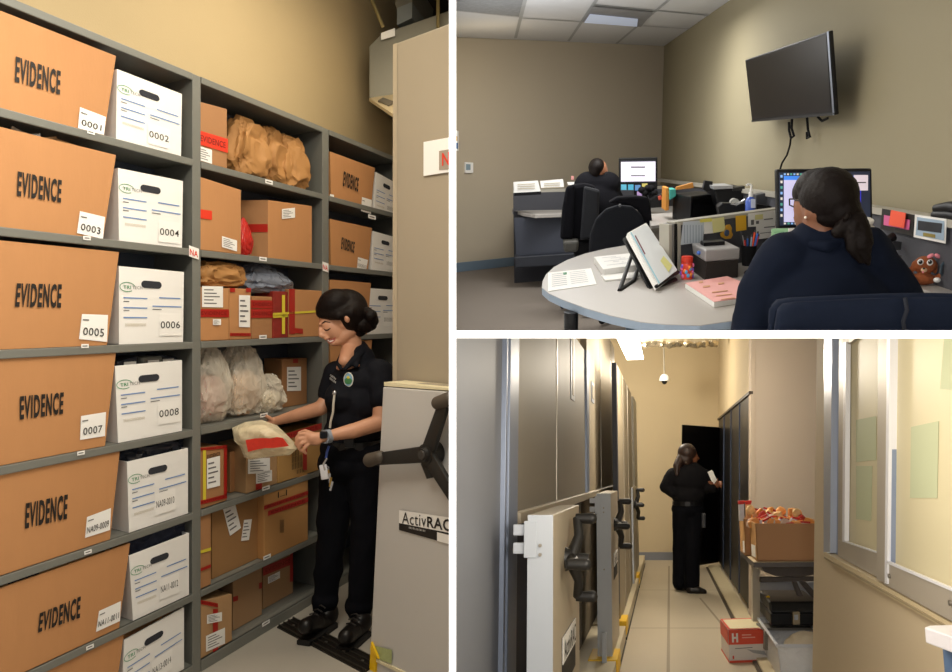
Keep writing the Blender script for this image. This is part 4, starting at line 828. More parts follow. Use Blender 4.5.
# phone-like clutter under far monitor
pslab('desk_phone',[(650,200),(655,196),(664,194),(666,200),(664,207),(651,208)],6.9,.12,BLK,'far black desk phone right of the far monitor','phone',.006,[([(658,196.5),(661,195.5),(662.5,199),(659,200.5)],6.85,.02,mat('red_ring','#c4513a',.4))])
m=MB(); 
for k in range(5): 
    a=B.Y(642+k*3,190+3*math.sin(k*1.9),7.0); m.sph(a,(.035,.03,.03),MATTE,n=10); m.tube([a,B.Y(646+k*3,204,7.0)],.012,MATTE)
gsolo(B,'webcam_cluster','tangle of black gadgets at the lower right of the far monitor','gadgets',m,smooth=True)
# ---- low panel along the right wall
wp0=cor+dR*.0+nR*.12
def wq(x,y,l=0): return B.pl(x,y,wp0+nR*l,nR)
rp=thing(B,'wall_cubicle_panel','long charcoal cubicle panel with a pale cap along the right wall','panel',wq(820,260))
m=MB(); m.prism([wq(656,185),wq(776,193.5),wq(870,208),wq(985,226.5),V((wq(985,226).x,wq(985,226).y,.3)),V((wq(656,200).x,wq(656,200).y,.3))],-nR*.05,FAB); m.build('fabric',rp,glob=True)
for p,q_ in (((656,178.5),(775,192.5)),((775,192.5),(872,206.3)),((872,206.3),(985,224.5))):
    a,b=wq(*p),wq(*q_); m=MB(); m.hexa([a-ZZ*.03+nR*.015,b-ZZ*.03+nR*.015,b-ZZ*.03-nR*.06,a-ZZ*.03-nR*.06,a+nR*.015,b+nR*.015,b-nR*.06,a-nR*.06],CAPM); m.build('cap',rp,glob=True)
m=MB(); m.prism([wq(656,178.5,.012),wq(671,180,.012),wq(671,187,.012),wq(656,187,.012)],-nR*.01,CAPM) if 0 else None
def wpin(name,pts,mm,wd,cat,lift,ex=()):
    m=MB(); m.quad([wq(x,y,lift) for x,y in pts],mm,.003)
    for p,m2,l in ex: m.quad([wq(x,y,lift+.004+l) for x,y in p],m2,.001)
    return gsolo(B,name,wd,cat,m)
PH=mat('photo_dark','#23262e',.4,var=.8,scale=25)
wpin('pinned_photo',[(882,208.5),(914,215),(912.5,236),(880.5,229)],BLACKINK,'black card with a pink note pinned to the panel above the desk phone','photo',.02,[([(884,215),(910,220),(909,230),(883.5,225)],mat('magenta_note','#cf5f93',.6),0)])
wpin('sticky_note',[(891,210),(905.5,213),(903.5,228),(888.5,225)],mat('orange_red_note','#ee5a3c',.6),'orange red sticky note over the black card on the panel','sticky note',.035)
wpin('group_photo',[(915,214.5),(946,219),(945,243.5),(913.5,237)],PAPER,'white bordered group photo pinned to the panel above the plush toy','photo',.02,[([(917,217),(944,221),(943.5,240.5),(915.5,235)],mat('photo_sky','#9db3c8',.5),0),([(918,220.5),(942,223.5),(941,233),(917.5,230)],PH,.002),([(923,232.5),(935,234.5),(935,238),(923,236)],mat('photo_gold','#8a7a35',.5),.002)])
m=MB(); 
for k in range(11):
    a=wq(919+k*2.1,222.5+.4*k+(k%2),.04); m.sph(a,(.006,.006,.009),mat('photo_face','#9b7a66',.6),n=8)
gsolo(B,'photo_faces','row of small faces in the group photo','photo',m) if 0 else m.bm.free()
st_=thing(B,'stapler','black stapler lying on the cap of the right panel','stapler',wq(944,216,-.0))
m=MB(); a,b=wq(935,215,.0),wq(965,221,.0); m.tube([a+ZZ*.0,a+(b-a)*.5+ZZ*.01,b+ZZ*.01],[.018,.02,.02],BLK,12); m.build('base',st_,glob=True,smooth=True)
m=MB(); a,b=wq(936,208.5,.0),wq(965,209,.0); m.tube([a,a+(b-a)*.5+ZZ*.006,b],[.016,.022,.022],BLK,12); m.build('arm',st_,glob=True,smooth=True)
# power cord down the wall and TV
def vq(x,y,l=0): return B.pl(x,y,cor+nR*l,nR)
tv=thing(B,'wall_television','black flat television tilted down from the right wall','television',vq(790,122,.1))
f=[vq(745,60,.22),vq(829,31,.22),vq(835,115,.13),vq(752,122,.13)]
nt_=(f[1]-f[0]).cross(f[3]-f[0]).normalized(); nt_=nt_ if nt_.x<0 else -nt_
m=MB(); m.prism(f,-nt_*.022,BLK,.005); m.build('casing',tv,glob=True)
g=lambda u,v,l: (f[0]*(1-u)+f[1]*u)*(1-v)+(f[3]*(1-u)+f[2]*u)*v+nt_*l
m=MB(); m.quad([g(.018,.03,.002),g(.975,.035,.002),g(.97,.945,.002),g(.02,.95,.002)],mat('dark_tv_glass','#0e0b0c',.3,spec=.25,var=.5,scale=2.2)); m.build('screen',tv,glob=True)
m=MB(); m.quad([g(.985,.0,.003),g(1.0,.0,.003),g(1.0,1,.003),g(.985,1,.003)],mat('silver_edge','#8f98a8',.3,.5)); m.quad([g(0,.97,.003),g(1,.97,.003),g(1,1,.003),g(0,1,.003)],RUBBER); m.build('bezel_edge',tv,glob=True)
m=MB(); a=g(.5,.5,-.04); m.tube([a,V((a.x,a.y,a.z))-nR*.14],.05,BLK); m.build('wall_bracket',tv,glob=True)
cw=lambda pts,l:[vq(x,y,l) for x,y in pts]

for pts,r_,wd in (([(792,119),(791.5,128),(794,136),(791,138),(789,130),(789,122)],.008,'looped black cable end under the middle of the television'),([(807,118),(808,130),(810,137),(807,138),(807,132)],.008,'short hooked black cable right of the looped one under the television'),([(818,117),(822,121),(828,118)],.007,'small cable curl at the right corner under the television'),([(791,136),(790,145),(787,155),(782,163),(780,170),(779,185)],.006,'long thin black cable running down the wall behind the near monitor')):
    m=MB(); m.tube(cw(pts,.05),r_,MATTE); gsolo(B,'cable',wd,'cable',m,smooth=True)
# ---- near monitor
nm=thing(B,'computer_monitor','near black monitor with a window of icons in front of the seated officer','monitor',B.Y(825,250,3.15))
m=MB(); slab(m,[(776.5,169.5),(872,168.5),(873,227),(777.5,228.5)],3.1,.035,BLK,.006); slab(m,bq(815,226,832,262),3.12,.03,BLK); m.build('casing',nm,glob=True)
m=MB(); slab(m,[(779,172.5),(870,171.5),(870.5,224),(780,225.5)],3.095,.002,mat('desktop_navy','#232a3c',.3,emit=.5))
slab(m,[(784,176),(856,176),(857,180),(784,180)],3.09,.002,mat('title_blue','#3f7fe0',.3,emit=.8))
slab(m,[(784,180),(806,180),(806,222),(784,222)],3.09,.002,mat('window_lilac','#bdb9dc',.3,emit=.8))
slab(m,[(854,178),(861,178),(861,215),(854,215)],3.09,.002,mat('side_blue','#3436c8',.3,emit=.8))
slab(m,[(854,175),(868,175),(868,190.5),(854,190.5)],3.085,.002,mat('pinkish_window','#c9bcc4',.3,emit=.7)); slab(m,bq(856,182,866,183),3.083,.002,BLACKINK)
for k in range(8): slab(m,bq(780.6,175+k*5.6,782.6,177.6+k*5.6),3.085,.002,mat('icon_%d'%(k%3),['#7fa6d8','#c9c4bc','#4f9a8a'][k%3],.4,emit=.6))
for k in range(9): slab(m,bq(784+k*3.2,173.3,785.8+k*3.2,175.2),3.085,.002,mat('icon_%d'%(k%3),'#7fa6d8'))
for k in range(6): slab(m,bq(784+k*3.6,222.6,786+k*3.6,224.4),3.085,.002,mat('icon_%d'%((k+1)%3),'#7fa6d8'))
m.build('screen',nm,glob=True)
# plush white toy on the monitor side
wt=MB(); 
for (x,y,rx,rz) in ((862,226,.018,.020),(868,222,.020,.018),(871,231,.016,.022),(866,235,.016,.018)): wt.sph(B.Y(x,y,3.0),(rx,.02,rz),mat('white_plush','#d8d4cc',.9,bump=.4,bscale=80))
for (x,y) in ((864,220.5),(872,221)): wt.sph(B.Y(x,y,2.99),(.008,.008,.009),MATS['white_plush'])
gsolo(B,'white_plush_toy','small white plush toy by the right edge of the near monitor','toy',wt,smooth=True)
# desk phone
pz=DZ+.004; ph=thing(B,'desk_phone','black office desk phone behind the officer\'s right shoulder','phone',B.z(897,262,RZ))
m=MB(); a,b,c,d_=B.z(880,268,RZ),B.z(908,270,RZ),B.z(917,250,RZ),B.z(880,247,RZ)
m.hexa([a,b,c,d_,a+ZZ*.02,b+ZZ*.02,c+ZZ*.08,d_+ZZ*.08],BLK,.005); m.build('base',ph,glob=True)
m=MB(); slab(m,[(893,241),(917,243.5),(916,251),(893,250)],3.35,.02,mat('phone_grey','#2c2d31',.4),.003); slab(m,[(911,245),(916,246),(914,252),(909,251)],3.33,.01,mat('phone_lcd','#b9bdc0',.4)); m.build('display',ph,glob=True)
m=MB(); m.tube([B.Y(880,250,3.3),B.Y(885,241,3.3),B.Y(893,237,3.32)],[.02,.016,.02],BLK,10); m.build('handset',ph,glob=True,smooth=True)
m=MB()
for r_ in range(4):
    for c_ in range(3): m.box((0,0,0),(.012,.004,.008),mat('key_grey','#55565a',.5),T=Mx.Translation(B.Y(890+c_*5,256+r_*4,3.15-.03*r_)))
m.build('keypad',ph,glob=True)
# plush dog
pl_=thing(B,'plush_dog','brown plush dog with big eyes and a pink bow sitting on the desk','plush toy',B.z(925,282,RZ)); FUR=mat('ginger_plush','#94512c',.95,var=.3,scale=60,bump=.6,bscale=120)
py_=3.05
def PY_(x,y,d=0): return B.Y(x,y,py_+d)
blob([('e',PY_(925,265),(.043,.035,.034)),('e',PY_(923,279,-.01),(.050,.035,.022)),('c',PY_(912,279),PY_(909,270),.012,.010),('c',PY_(936,279),PY_(940,277,-.03),.012,.014),('c',PY_(915,281,-.03),PY_(911,279,-.05),.014,.014),('e',PY_(936,268),(.011,.014,.022)),('e',PY_(914,266),(.010,.014,.020))],.004,'body',FUR,pl_,wr=.002,ws=60,sm=2)
for x in (920.5,930): 
    m=MB(); m.sph(PY_(x,262 if x<925 else 262.5,-.035),(.012,.007,.012),PAPER,n=14); m.sph(PY_(x,262,-.042),(.008,.005,.008),BLACKINK,n=12); m.sph(PY_(x-.6,261,-.047),(.002,.002,.002),PAPER,n=8); m.build('eye',pl_,glob=True,smooth=True)
m=MB(); m.sph(PY_(924,270,-.035),(.012,.010,.009),mat('pale_muzzle','#d9b593',.9)); m.sph(PY_(924,268.5,-.045),(.005,.004,.004),BLACKINK,n=8); m.sph(PY_(923,272,-.044),(.004,.003,.005),mat('pink_tongue','#e48a92',.6),n=8); m.build('muzzle',pl_,glob=True,smooth=True)
m=MB(); 
for dx in (-3.5,3.5): m.sph(PY_(934+dx,256,-.02),(.014,.007,.008),mat('pink_bow','#ef8f9c',.6),rot=Mx.Rotation(.5 if dx>0 else -.5,3,'Y'),n=12)
m.build('bow',pl_,glob=True,smooth=True)
m=MB(); m.sph(PY_(937,280,-.06),(.014,.01,.010),PAPER,n=12); m.build('paw_pad',pl_,glob=True,smooth=True)
mg=thing(B,'mug','slate blue mug at the right end of the desk','mug',B.Y(953,281,3.0)); m=MB(); m.lathe([(.030,0),(.036,.01),(.040,.05),(.036,.085),(.038,.09),(.035,.09),(.032,.02),(.0,.015)],mat('slate_glaze','#3c4a55',.25)); m.build('cup',mg,smooth=True)
m=MB(); m.tube([(-.038,0,.075),(-.055,-.01,.06),(-.055,-.01,.035),(-.037,0,.02)],.006,MATS['slate_glaze']); m.build('handle',mg,smooth=True)
# ================= ROOM D: the vault corridor
WALLD=mat('cream_wall_paint','#cdbb98',.75,var=.02,scale=2,bump=.05,bscale=150)
WALLW=mat('pale_wall_paint','#b9ab9a',.75,var=.02,scale=2)
PANELM=mat('bronze_grey_panel','#8a8273',.55,.05,var=.06,scale=2.5,stretch=(1,1,.4))
PANELM2=mat('tan_grey_panel','#a3957c',.55,.05,var=.05,scale=3)
BLUEG=mat('blue_grey_post','#8791a5',.4,.3)
HOUS=mat('pale_blue_grey_housing','#b2b8c0',.4)
HOUS2=mat('taupe_housing_side','#b0a48f',.4)
BLK2=mat('black_cabinet_enamel','#0d0c0e',.4,spec=.3)
dC=(D.z(642,568,0)-D.z(617,662,0)); dC.z=0; dC.normalize(); nC=V((dC.y,-dC.x,0)) # nC points right, into the corridor
O=D.z(617,662,0)
def cpt(Yv,a,z=0):
    """point of the corridor: depth Yv, a metres right of the carriage line"""
    p=O+nC*a; k=(Yv-p.y)/dC.y; p=p+dC*k; p.z=z; return p
m=MB(); m.quad([(-1.4,1.5,0),(3.2,1.5,0),(4.5,13.6,0),(-.6,13.6,0)],mat('pale_vault_floor','#bfb39c',.38,var=.05,scale=2,bump=.02)); m.build('floor',room=D,kind='structure')
# floor joints
k=0
for p,q in (((669,566),(668,700)),((640,590),(735,590)),((630,628),(722,628)),((700,598),(735,640))):
    a,b=D.z(*p,.001),D.z(*q,.001); s=(b-a).cross(ZZ).normalized()*.012; m=MB(); m.quad([a-s,b-s,b+s,a+s],mat('floor_joint','#978b76',.6)); k+=1; m.build('trim_%d'%(k+20),room=D,kind='structure')
bwY=D.z(680,560,0).y
m=MB(); m.quad([(-.5,bwY,0),(4.2,bwY,0),(4.2,bwY,3.6),(-.5,bwY,3.6)],WALLD); m.build('wall_back',room=D,kind='structure')
m=MB(); m.box((1.9,bwY-.015,.06),(4.4,.02,.12),mat('grey_baseboard','#7e8189',.5)); m.build('baseboard_back',room=D,kind='structure')
Rb0,Rb1=D.z(751,617,0),D.z(720,568,0); UPD=(D.up(Rb0)@V((0,0,1)));  dQ=(Rb1-Rb0).normalized(); nQ=V((-dQ.y,dQ.x,0)); nQ=nQ if nQ.x<0 else -nQ
m=MB(); a=Rb0-nQ*.04; b=Rb0+dQ*8-nQ*.04; m.quad([a,b,b+UPD*3.6,a+UPD*3.6],WALLD); m.build('wall_right',room=D,kind='structure')
m=MB(); a=V((Rb0.x,Rb0.y,0)); b=a+V((2.5,0,0)); m.hexa([a,b,b+V((0,.1,0)),a+V((0,.1,0)),a+UPD*3.6,b+UPD*3.6,b+UPD*3.6+V((0,.1,0)),a+UPD*3.6+V((0,.1,0))],WALLW); m.build('wall_end',room=D,kind='structure')
m=MB(); m.quad([(-1,7,3.55),(4.6,7,3.55),(4.6,13.6,3.55),(-1,13.6,3.55)],mat('vault_ceiling','#8b8272',.8)); m.build('ceiling',room=D,kind='structure')
# ---- tall panels on the left
def panel(Y0,Y1,a,z0,z1,m_,label,seams=(),posts=(),th=.05,name='shelving_carriage'):
    t=thing(D,name,label,'shelving',cpt((Y0+Y1)/2,a),'mobile shelving carriages along the corridor')
    def slabC(mb,ya,yb,za,zb,aa,ab,mm,bev=0): return mb.hexa([cpt(ya,aa,za),cpt(yb,aa,za),cpt(yb,ab,za),cpt(ya,ab,za),cpt(ya,aa,zb),cpt(yb,aa,zb),cpt(yb,ab,zb),cpt(ya,ab,zb)],mm,bev)
    m=MB(); slabC(m,Y0,Y1,z0,z1,a-th,a,m_); m.build('end_panel',t,glob=True)
    for s in seams: m=MB(); slabC(m,s-.012,s+.012,z0,z1,a,a+.004,mat('seam_highlight','#b3ab9d',.35,.4)); m.build('seam',t,glob=True)
    for ya,yb,mm in posts: m=MB(); slabC(m,ya,yb,z0,z1,a-th,a+.018,mm,.003); m.build('post',t,glob=True)
    return t,slabC
PA=-.20
t0,sC=panel(1.6,3.05,PA,.0,2.3,mat('cool_grey_panel','#7c7f86',.5,.1,var=.05,scale=2),'nearest tall grey shelving carriage end at the left edge of the corridor',posts=((3.07,3.25,BLUEG),(3.0,3.025,BLUEG)))
t1,_=panel(3.27,6.05,PA,1.22,2.3,PANELM,'second tall shelving carriage with the nearest wheel housing',seams=(4.5,),posts=((6.05,6.2,BLUEG),))
t2,_=panel(6.22,9.6,PA,1.22,2.85,PANELM2,'third tall tan shelving carriage',seams=(7.5,8.9))
t3,_=panel(7.15,9.9,-.02,.12,2.33,PANELM2,'fourth shelving carriage whose sloping top line shows',seams=(8.0,8.9))
t4,_=panel(10.3,11.3,-.01,.12,2.33,mat('far_grey_panel','#8e8776',.4),'farthest shelving carriage near the end wall')
m=MB(); sC(m,7.0,7.13,.3,2.33,-.06,-.02,mat('gap_shade_strip','#2c2f3a',.5)); m.build('gap_shade_strip',t3,glob=True)  # dark strip stands for the shaded gap between the carriages
m=MB(); sC(m,3.27,6.2,.0,1.22,PA-.35,PA-.3,mat('navy_interior_shade','#1d2231',.6)); m.build('interior_shade_sheet',t1,glob=True)  # navy sheet carries the darkness of the open gap below the panel
m=MB(); sC(m,6.22,9.6,.0,1.22,PA-.1,PA-.05,mat('interior_shade','#6c6354',.6)); m.build('interior_shade_sheet',t2,glob=True)  # dull sheet with the interior's shade put into its colour
m=MB(); sC(m,3.26,9.0,1.19,1.235,PA-.02,PA+.03,HOUS2,.003); m.build('rail_trim',t1,glob=True)


for (ya,yb,za,zb,tt,wd) in ((5.15,5.35,1.85,2.6,t1,''),(6.55,6.8,1.95,2.12,t2,'')):
    m=MB(); sC(m,ya,yb,za,zb,PA,PA+.006,HOUS); sC(m,ya+.05,yb-.05,za+.03,zb-.03,PA+.006,PA+.009,PANELM2); m.build('card_holder',tt,glob=True)
# ---- wheel housings with three-spoke handles
def housing(Y0,Y1,a0,a1,z0,z1,label,hub_z,scale,sidemat=HOUS2,plate=False,spin=0,base=True):
    t=thing(D,'wheel_housing',label,'housing',cpt((Y0+Y1)/2,(a0+a1)/2,z0),'wheel housings of the mobile shelving')
    m=MB(); sC(m,Y0,Y1,z0,z1,a0,a1,sidemat,.004); sC(m,Y0-.006,Y0,z0,z1,a0,a1,HOUS); m.build('case',t,glob=True)
    m=MB(); 
    for zz_ in (z1-.10,z1-.52,z1-.13): m.cyl(cpt(Y0-.012,(a0+a1)/2,zz_),cpt(Y0-.004,(a0+a1)/2,zz_),.006,mat('screw_metal','#9a948a',.3,.8),n=10)
    m.build('screws',t,glob=True)
    m=MB(); 
    for zz_ in (z1-.05,z1-.11): sC(m,Y0+.0,Y0+.02,zz_-.018,zz_+.018,a0-.05,a0,HOUS,.003)
    sC(m,Y0-.01,Y0+.01,z1-.14,z1-.02,a0-.012,a0+.03,HOUS,.002); m.build('hinge_bracket',t,glob=True)
    ym=(Y0+Y1)/2+.05; hb=cpt(ym-.12,a1,hub_z); ax=nC
    w_=MB(); w_.cyl(hb,hb+ax*.03*scale,.05*scale,RUBBER,.04*scale,n=20); w_.cyl(hb+ax*.02,hb+ax*.10*scale,.026*scale,RUBBER,.024*scale,n=18)
    kn=[]
    for i in range(3):
        an=spin+i*math.tau/3; r_=.19*scale; e=hb+ax*.04*scale+dC*math.cos(an)*r_*1.0+ZZ*math.sin(an)*r_
        w_.tube([hb+ax*.02,hb+ax*.03*scale+(e-hb)*.55,e],[.030*scale,.022*scale,.02*scale],RUBBER,10); kn.append(e)
    wo_=w_.build('wheel',t,glob=True,smooth=True)
    for e in kn: m=MB(); m.cyl(e-ax*.005,e+ax*.065*scale,.021*scale,RUBBER,.024*scale,n=16); m.sph(e+ax*.065*scale,.024*scale,RUBBER,n=12); m.build('grip',wo_,glob=True,smooth=True)
    if plate:
        m=MB(); sC(m,Y0+.22,Y0+.62,z1-.62,z1-.44,a1,a1+.003,BLACKINK); sC(m,Y0+.22,Y0+.62,z1-.53,z1-.44,a1+.003,a1+.005,PAPER)
        q=[cpt(Y0+.25,a1+.007,z1-.455),cpt(Y0+.60,a1+.007,z1-.455),cpt(Y0+.60,a1+.007,z1-.52),cpt(Y0+.25,a1+.007,z1-.52)]; m.text('ActivRAC',q,BLACKINK,.02); m.build('maker_plate',t,glob=True)
    return t
housing(2.80,3.60,-.065,.02,.02,1.25,'nearest pale wheel housing with a black three-spoke handle and maker plate',1.07,.88,plate=True,spin=math.pi/3)
housing(5.85,6.65,-.10,.0,.08,1.235,'middle wheel housing with black grips and a yellow foot',1.0,1.0,spin=math.pi/3,plate=True)
housing(9.5,10.1,-.09,.0,.1,1.2,'farthest wheel housing against the cream end wall',1.0,1.0,spin=math.pi/3)
# plinths with yellow bumpers and the dark floor rail
PL='carriage plinths on the corridor floor'
for k,(ya,yb,wd) in enumerate(((3.9,7.0,'nearest pale plinth of the shelving on the corridor floor'),(7.1,10.0,'middle pale plinth of the shelving on the corridor floor'),(10.1,12.6,'farthest pale plinth of the shelving on the corridor floor'))):
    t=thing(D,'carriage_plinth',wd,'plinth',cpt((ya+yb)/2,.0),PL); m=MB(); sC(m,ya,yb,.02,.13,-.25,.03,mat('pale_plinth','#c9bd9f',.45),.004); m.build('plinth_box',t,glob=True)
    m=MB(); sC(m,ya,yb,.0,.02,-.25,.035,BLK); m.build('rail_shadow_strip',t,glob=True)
    if k: 
        m=MB(); sC(m,ya-.06,ya+.25,.05,.16,-.13,.035,YELLOW,.006); m.build('bumper',t,glob=True)
m=MB(); sC(m,5.75,6.1,.02,.14,-.16,.04,YELLOW,.006); sC(m,5.7,5.74,.12,.32,-.06,-.03,HOUS); gsolo(D,'yellow_bumper','bright yellow bumper block at the foot of the middle wheel housing','bumper',m)
# ---- black cabinets on the right
cbD=thing(D,'black_cabinet_row','row of tall black cabinets along the right wall','cabinet',(Rb0+Rb1)/2)
hz=D.hgt(Rb0,394); 
def rq(p,l,z): q=p+nQ*l; return V((q.x,q.y,0))+UPD*z
L_=(Rb1-Rb0).length*1.12
for k in range(4):
    a=Rb0+dQ*(L_*k/4+.01); b=Rb0+dQ*(L_*(k+1)/4-.01); m=MB()
    m.hexa([rq(a,-.02,.06),rq(b,-.02,.06),rq(b,.0,.06),rq(a,.0,.06),rq(a,-.02,hz),rq(b,-.02,hz),rq(b,0,hz),rq(a,0,hz)],BLK2,.004); m.build('door',cbD,glob=True)
    if k:
        m=MB(); a=Rb0+dQ*(L_*k/4); b=a+dQ*.012; m.hexa([rq(a,-.02,.06),rq(b,-.02,.06),rq(b,.012,.06),rq(a,.012,.06),rq(a,-.02,hz),rq(b,-.02,hz),rq(b,.012,hz),rq(a,.012,hz)],mat('steel_blue_strip','#39465e',.4,.3)); m.build('edge_strip',cbD,glob=True)
m=MB(); a,b=Rb0,Rb0+dQ*L_; m.hexa([rq(a,-.02,hz),rq(b,-.02,hz),rq(b,.02,hz),rq(a,.02,hz),rq(a,-.02,hz+.03),rq(b,-.02,hz+.03),rq(b,.02,hz+.03),rq(a,.02,hz+.03)],mat('dark_bronze_top','#3a2f22',.5)); m.build('top_rail',cbD,glob=True)
m=MB(); a,b=Rb0-dQ*3,Rb0+dQ*4; m.hexa([rq(a,0.02,0),rq(b,0.02,0),rq(b,.17,0),rq(a,.17,0),rq(a,0.02,.03),rq(b,0.02,.03),rq(b,.17,.03),rq(a,.17,.03)],mat('cream_kerb','#c9bb9a',.5)); m.hexa([rq(a,.17,0),rq(b,.17,0),rq(b,.20,0),rq(a,.20,0),rq(a,.17,.012),rq(b,.17,.012),rq(b,.20,.012),rq(a,.20,.012)],mat('dark_kerb_line','#4b4234',.5)); m.build('trim_30',room=D,kind='structure')
a=D.z(680,572,0); b=D.z(724,565,0); hd=D.hgt(a,424.5); m=MB()
m.hexa([a+UPD*.05,b+UPD*.05,b+V((0,.04,0))+UPD*.05,a+V((0,.04,0))+UPD*.05,a+UPD*hd,b+UPD*hd,b+V((0,.04,0))+UPD*hd,a+V((0,.04,0))+UPD*hd],BLK2,.004)
tD=thing(D,'cabinet_door','tall black cabinet door standing open behind the officer','door',(a+b)/2); m.build('leaf',tD,glob=True)
m=MB(); p=a.lerp(b,.1); m.box((p.x,p.y-.02,1.0),(.03,.03,.16),mat('dark_steel','#2a2c30',.35,.6),.004); m.build('handle',tD,glob=True)
# ---- window wall at the right
G=D.Y(819,560,4.4); nW=V((-dC.y,dC.x,0)); nW=nW if nW.x<0 else -nW
def gq(x,y,l=0): return D.pl(x,y,G+nW*l,nW)
WT=mat('window_wall_paint','#d3c1a2',.7,var=.02,scale=2)
m=MB()
def wallpoly(mb,pts,m_,l0=0,th=.12): mb.prism([gq(x,y,l0) for x,y in pts],-nW*th,m_)
lo=[gq(813,700),gq(990,700)]
wallpoly(m,[(817,330),(824,330),(824,556),(960,634),(1000,657),(1000,760),(811,760),(813.5,600)],WT); m.build('wall_window_side',room=D,kind='structure')
m=MB(); wallpoly(m,[(824,552),(1000,651),(1000,660),(824,560)],mat('cream_sill','#cdbb97',.5),.03,.14); wallpoly(m,[(824,556.5),(1000,656),(1000,658.5),(824,558.5)],mat('sill_groove','#a08f70',.5),.034,.03); m.build('trim_31',room=D,kind='structure')
ALU=mat('warm_aluminium','#b0a799',.4,.15); ALUB=mat('bright_bluish_aluminium','#b8c2d6',.3,.3); ALUW=mat('white_edge_aluminium','#e3e4ea',.35)
FROST=mat('frosted_glass','#d3c9a6',.45,var=.02,scale=1.5)
W1=MB(); wallpoly(W1,[(824,330),(832,330),(830,553),(823.5,553)],ALUB,.02,.06); wallpoly(W1,[(832,330),(839,330),(838,562),(830,556)],mat('blue_channel','#8f9cb8',.35,.3),-.01,.05); W1.build('window_1',room=D,kind='structure')
wn=thing(D,'sliding_sash','rear sliding window sash of frosted glass with two notices behind it','window',gq(860,560))
m=MB(); wallpoly(m,[(839,330),(845,330),(843.5,541),(838,541)],ALU,.005,.03); wallpoly(m,[(845,346),(862,334),(862,326),(839,326),(839,350)],ALU,.005,.03); m.build('stile',wn,glob=True)
m=MB(); wallpoly(m,[(843.5,342),(846,342),(844.5,541),(842,541)],ALUW,.012,.02); m.build('stile_edge',wn,glob=True)
m=MB(); wallpoly(m,[(838,540),(877,553),(877,577),(838,556)],ALU,.008,.03); wallpoly(m,[(842,540),(877,552),(877,553.3),(842,541.5)],ALUW,.012,.01); m.build('bottom_rail',wn,glob=True)
m=MB(); wallpoly(m,[(844,330),(880,322),(880,554),(843,543)],FROST,-.012,.008); m.build('pane',wn,glob=True)
NOTE=mat('pale_green_notice','#b9bf9c',.6)
for q,nm_ in (([(856,420),(876,416),(876,460),(856,462)],'upper'),([(856,466),(872,466),(871,521),(856,519)],'lower')):
    m=MB(); wallpoly(m,q,NOTE,-.010,.001); 
    gsolo(D,'notice_sheet','%s faded green notice on the rear frosted window sash'%nm_,'notice',m)
wf=thing(D,'sliding_sash','front sliding window sash of frosted glass nearest the counter','window',gq(920,590))
m=MB(); wallpoly(m,[(878,330),(887,330),(885,583),(876.5,579)],ALU,.03,.035); m.build('stile',wf,glob=True)
m=MB(); wallpoly(m,[(887,330),(890,330),(887,584),(884.5,583)],ALUW,.036,.03); wallpoly(m,[(890,330),(893,330),(891,563),(888,563)],mat('blue_channel','#8f9cb8'),.025,.02); m.build('stile_edge',wf,glob=True)
m=MB(); wallpoly(m,[(884,561),(1000,611),(1000,648),(884,584)],ALU,.03,.035); wallpoly(m,[(886,560.5),(1000,609),(1000,612),(886,563)],ALUW,.036,.01)
for p in ((890,576),(951,603)): a=gq(*p,.032); m.cyl(a,a+nW*.006,.008,mat('screw_metal','#9a948a'),n=12)
m.build('bottom_rail',wf,glob=True)
m=MB(); wallpoly(m,[(891,326),(1000,326),(1000,612),(889,563)],FROST,.01,.008); m.build('pane',wf,glob=True)
for q,nm_ in (([(911,427),(938.5,421),(937,498),(910,498)],'middle'),([(944,338),(975,330),(975,392),(940,389)],'top right')):
    m=MB(); wallpoly(m,q,NOTE,.012,.001); gsolo(D,'notice_sheet','faded green notice at the %s of the front frosted sash'%nm_,'notice',m)
# ---- counter at the near right
ct=thing(D,'service_counter','corner of a white counter on a blue cabinet below the window','counter',D.Y(945,672,1.9))
a=D.Y(924.5,627,1.95); zc_=a.z; pts=[a,D.z(938,642,zc_) if 0 else V((a.x+.03,a.y-.28,zc_)),V((a.x+.6,a.y-.28,zc_)),V((a.x+.6,a.y+.1,zc_)),V((a.x+.02,a.y+.02,zc_))]
m=MB(); m.prism([V((p.x,p.y,zc_-.035)) for p in pts],(0,0,.035),mat('white_counter_laminate','#e8e4e8',.4,var=.02,scale=60),.003); m.build('top',ct,glob=True)
m=MB(); m.box((a.x+.35,a.y-.1,zc_-.035-.3),(.6,.26,.6),mat('steel_blue_cabinet','#5a7396',.45),.003); m.build('cabinet',ct,glob=True)
# ---- packing table
tb=thing(D,'packing_table','grey topped table against the pale wall loaded with cardboard boxes','table',D.z(785,640,0)); TZ=.74
pts=[D.z(753.5,562.5,TZ),D.z(830,562,TZ),None,D.z(740,550.5,TZ)]; pts[2]=V((pts[1].x+.1,pts[3].y,TZ))
m=MB(); m.prism([p-ZZ*.035 for p in pts],(0,0,.035),mat('grey_table_edge','#5f5a58',.5),.004); m.build('top',tb,glob=True)
m=MB(); m.prism([p+ZZ*.0005 for p in pts],(0,0,.003),mat('cream_table_top','#cdbb98',.5)); m.build('surface',tb,glob=True)
ty=pts[0].y
def tslab(mb,p,Y,t,mm,bev=0): return slab(mb,p,Y,t,mm,bev,room=D)
m=MB(); tslab(m,[(752.5,566),(760,566),(760,640),(753,640)],ty+.55,.05,mat('pale_wall_edge','#b9b2a4',.5)); m.build('wall_edge_strip',tb,glob=True)  # stands for the edge of the pale wall; the table has no leg here
m=MB(); tslab(m,[(761,567),(830,567),(830,572),(800,577),(775,576),(765,572)],ty+.1,.5,mat('brown_grey_underframe','#4b423c',.5)); m.build('underframe',tb,glob=True)
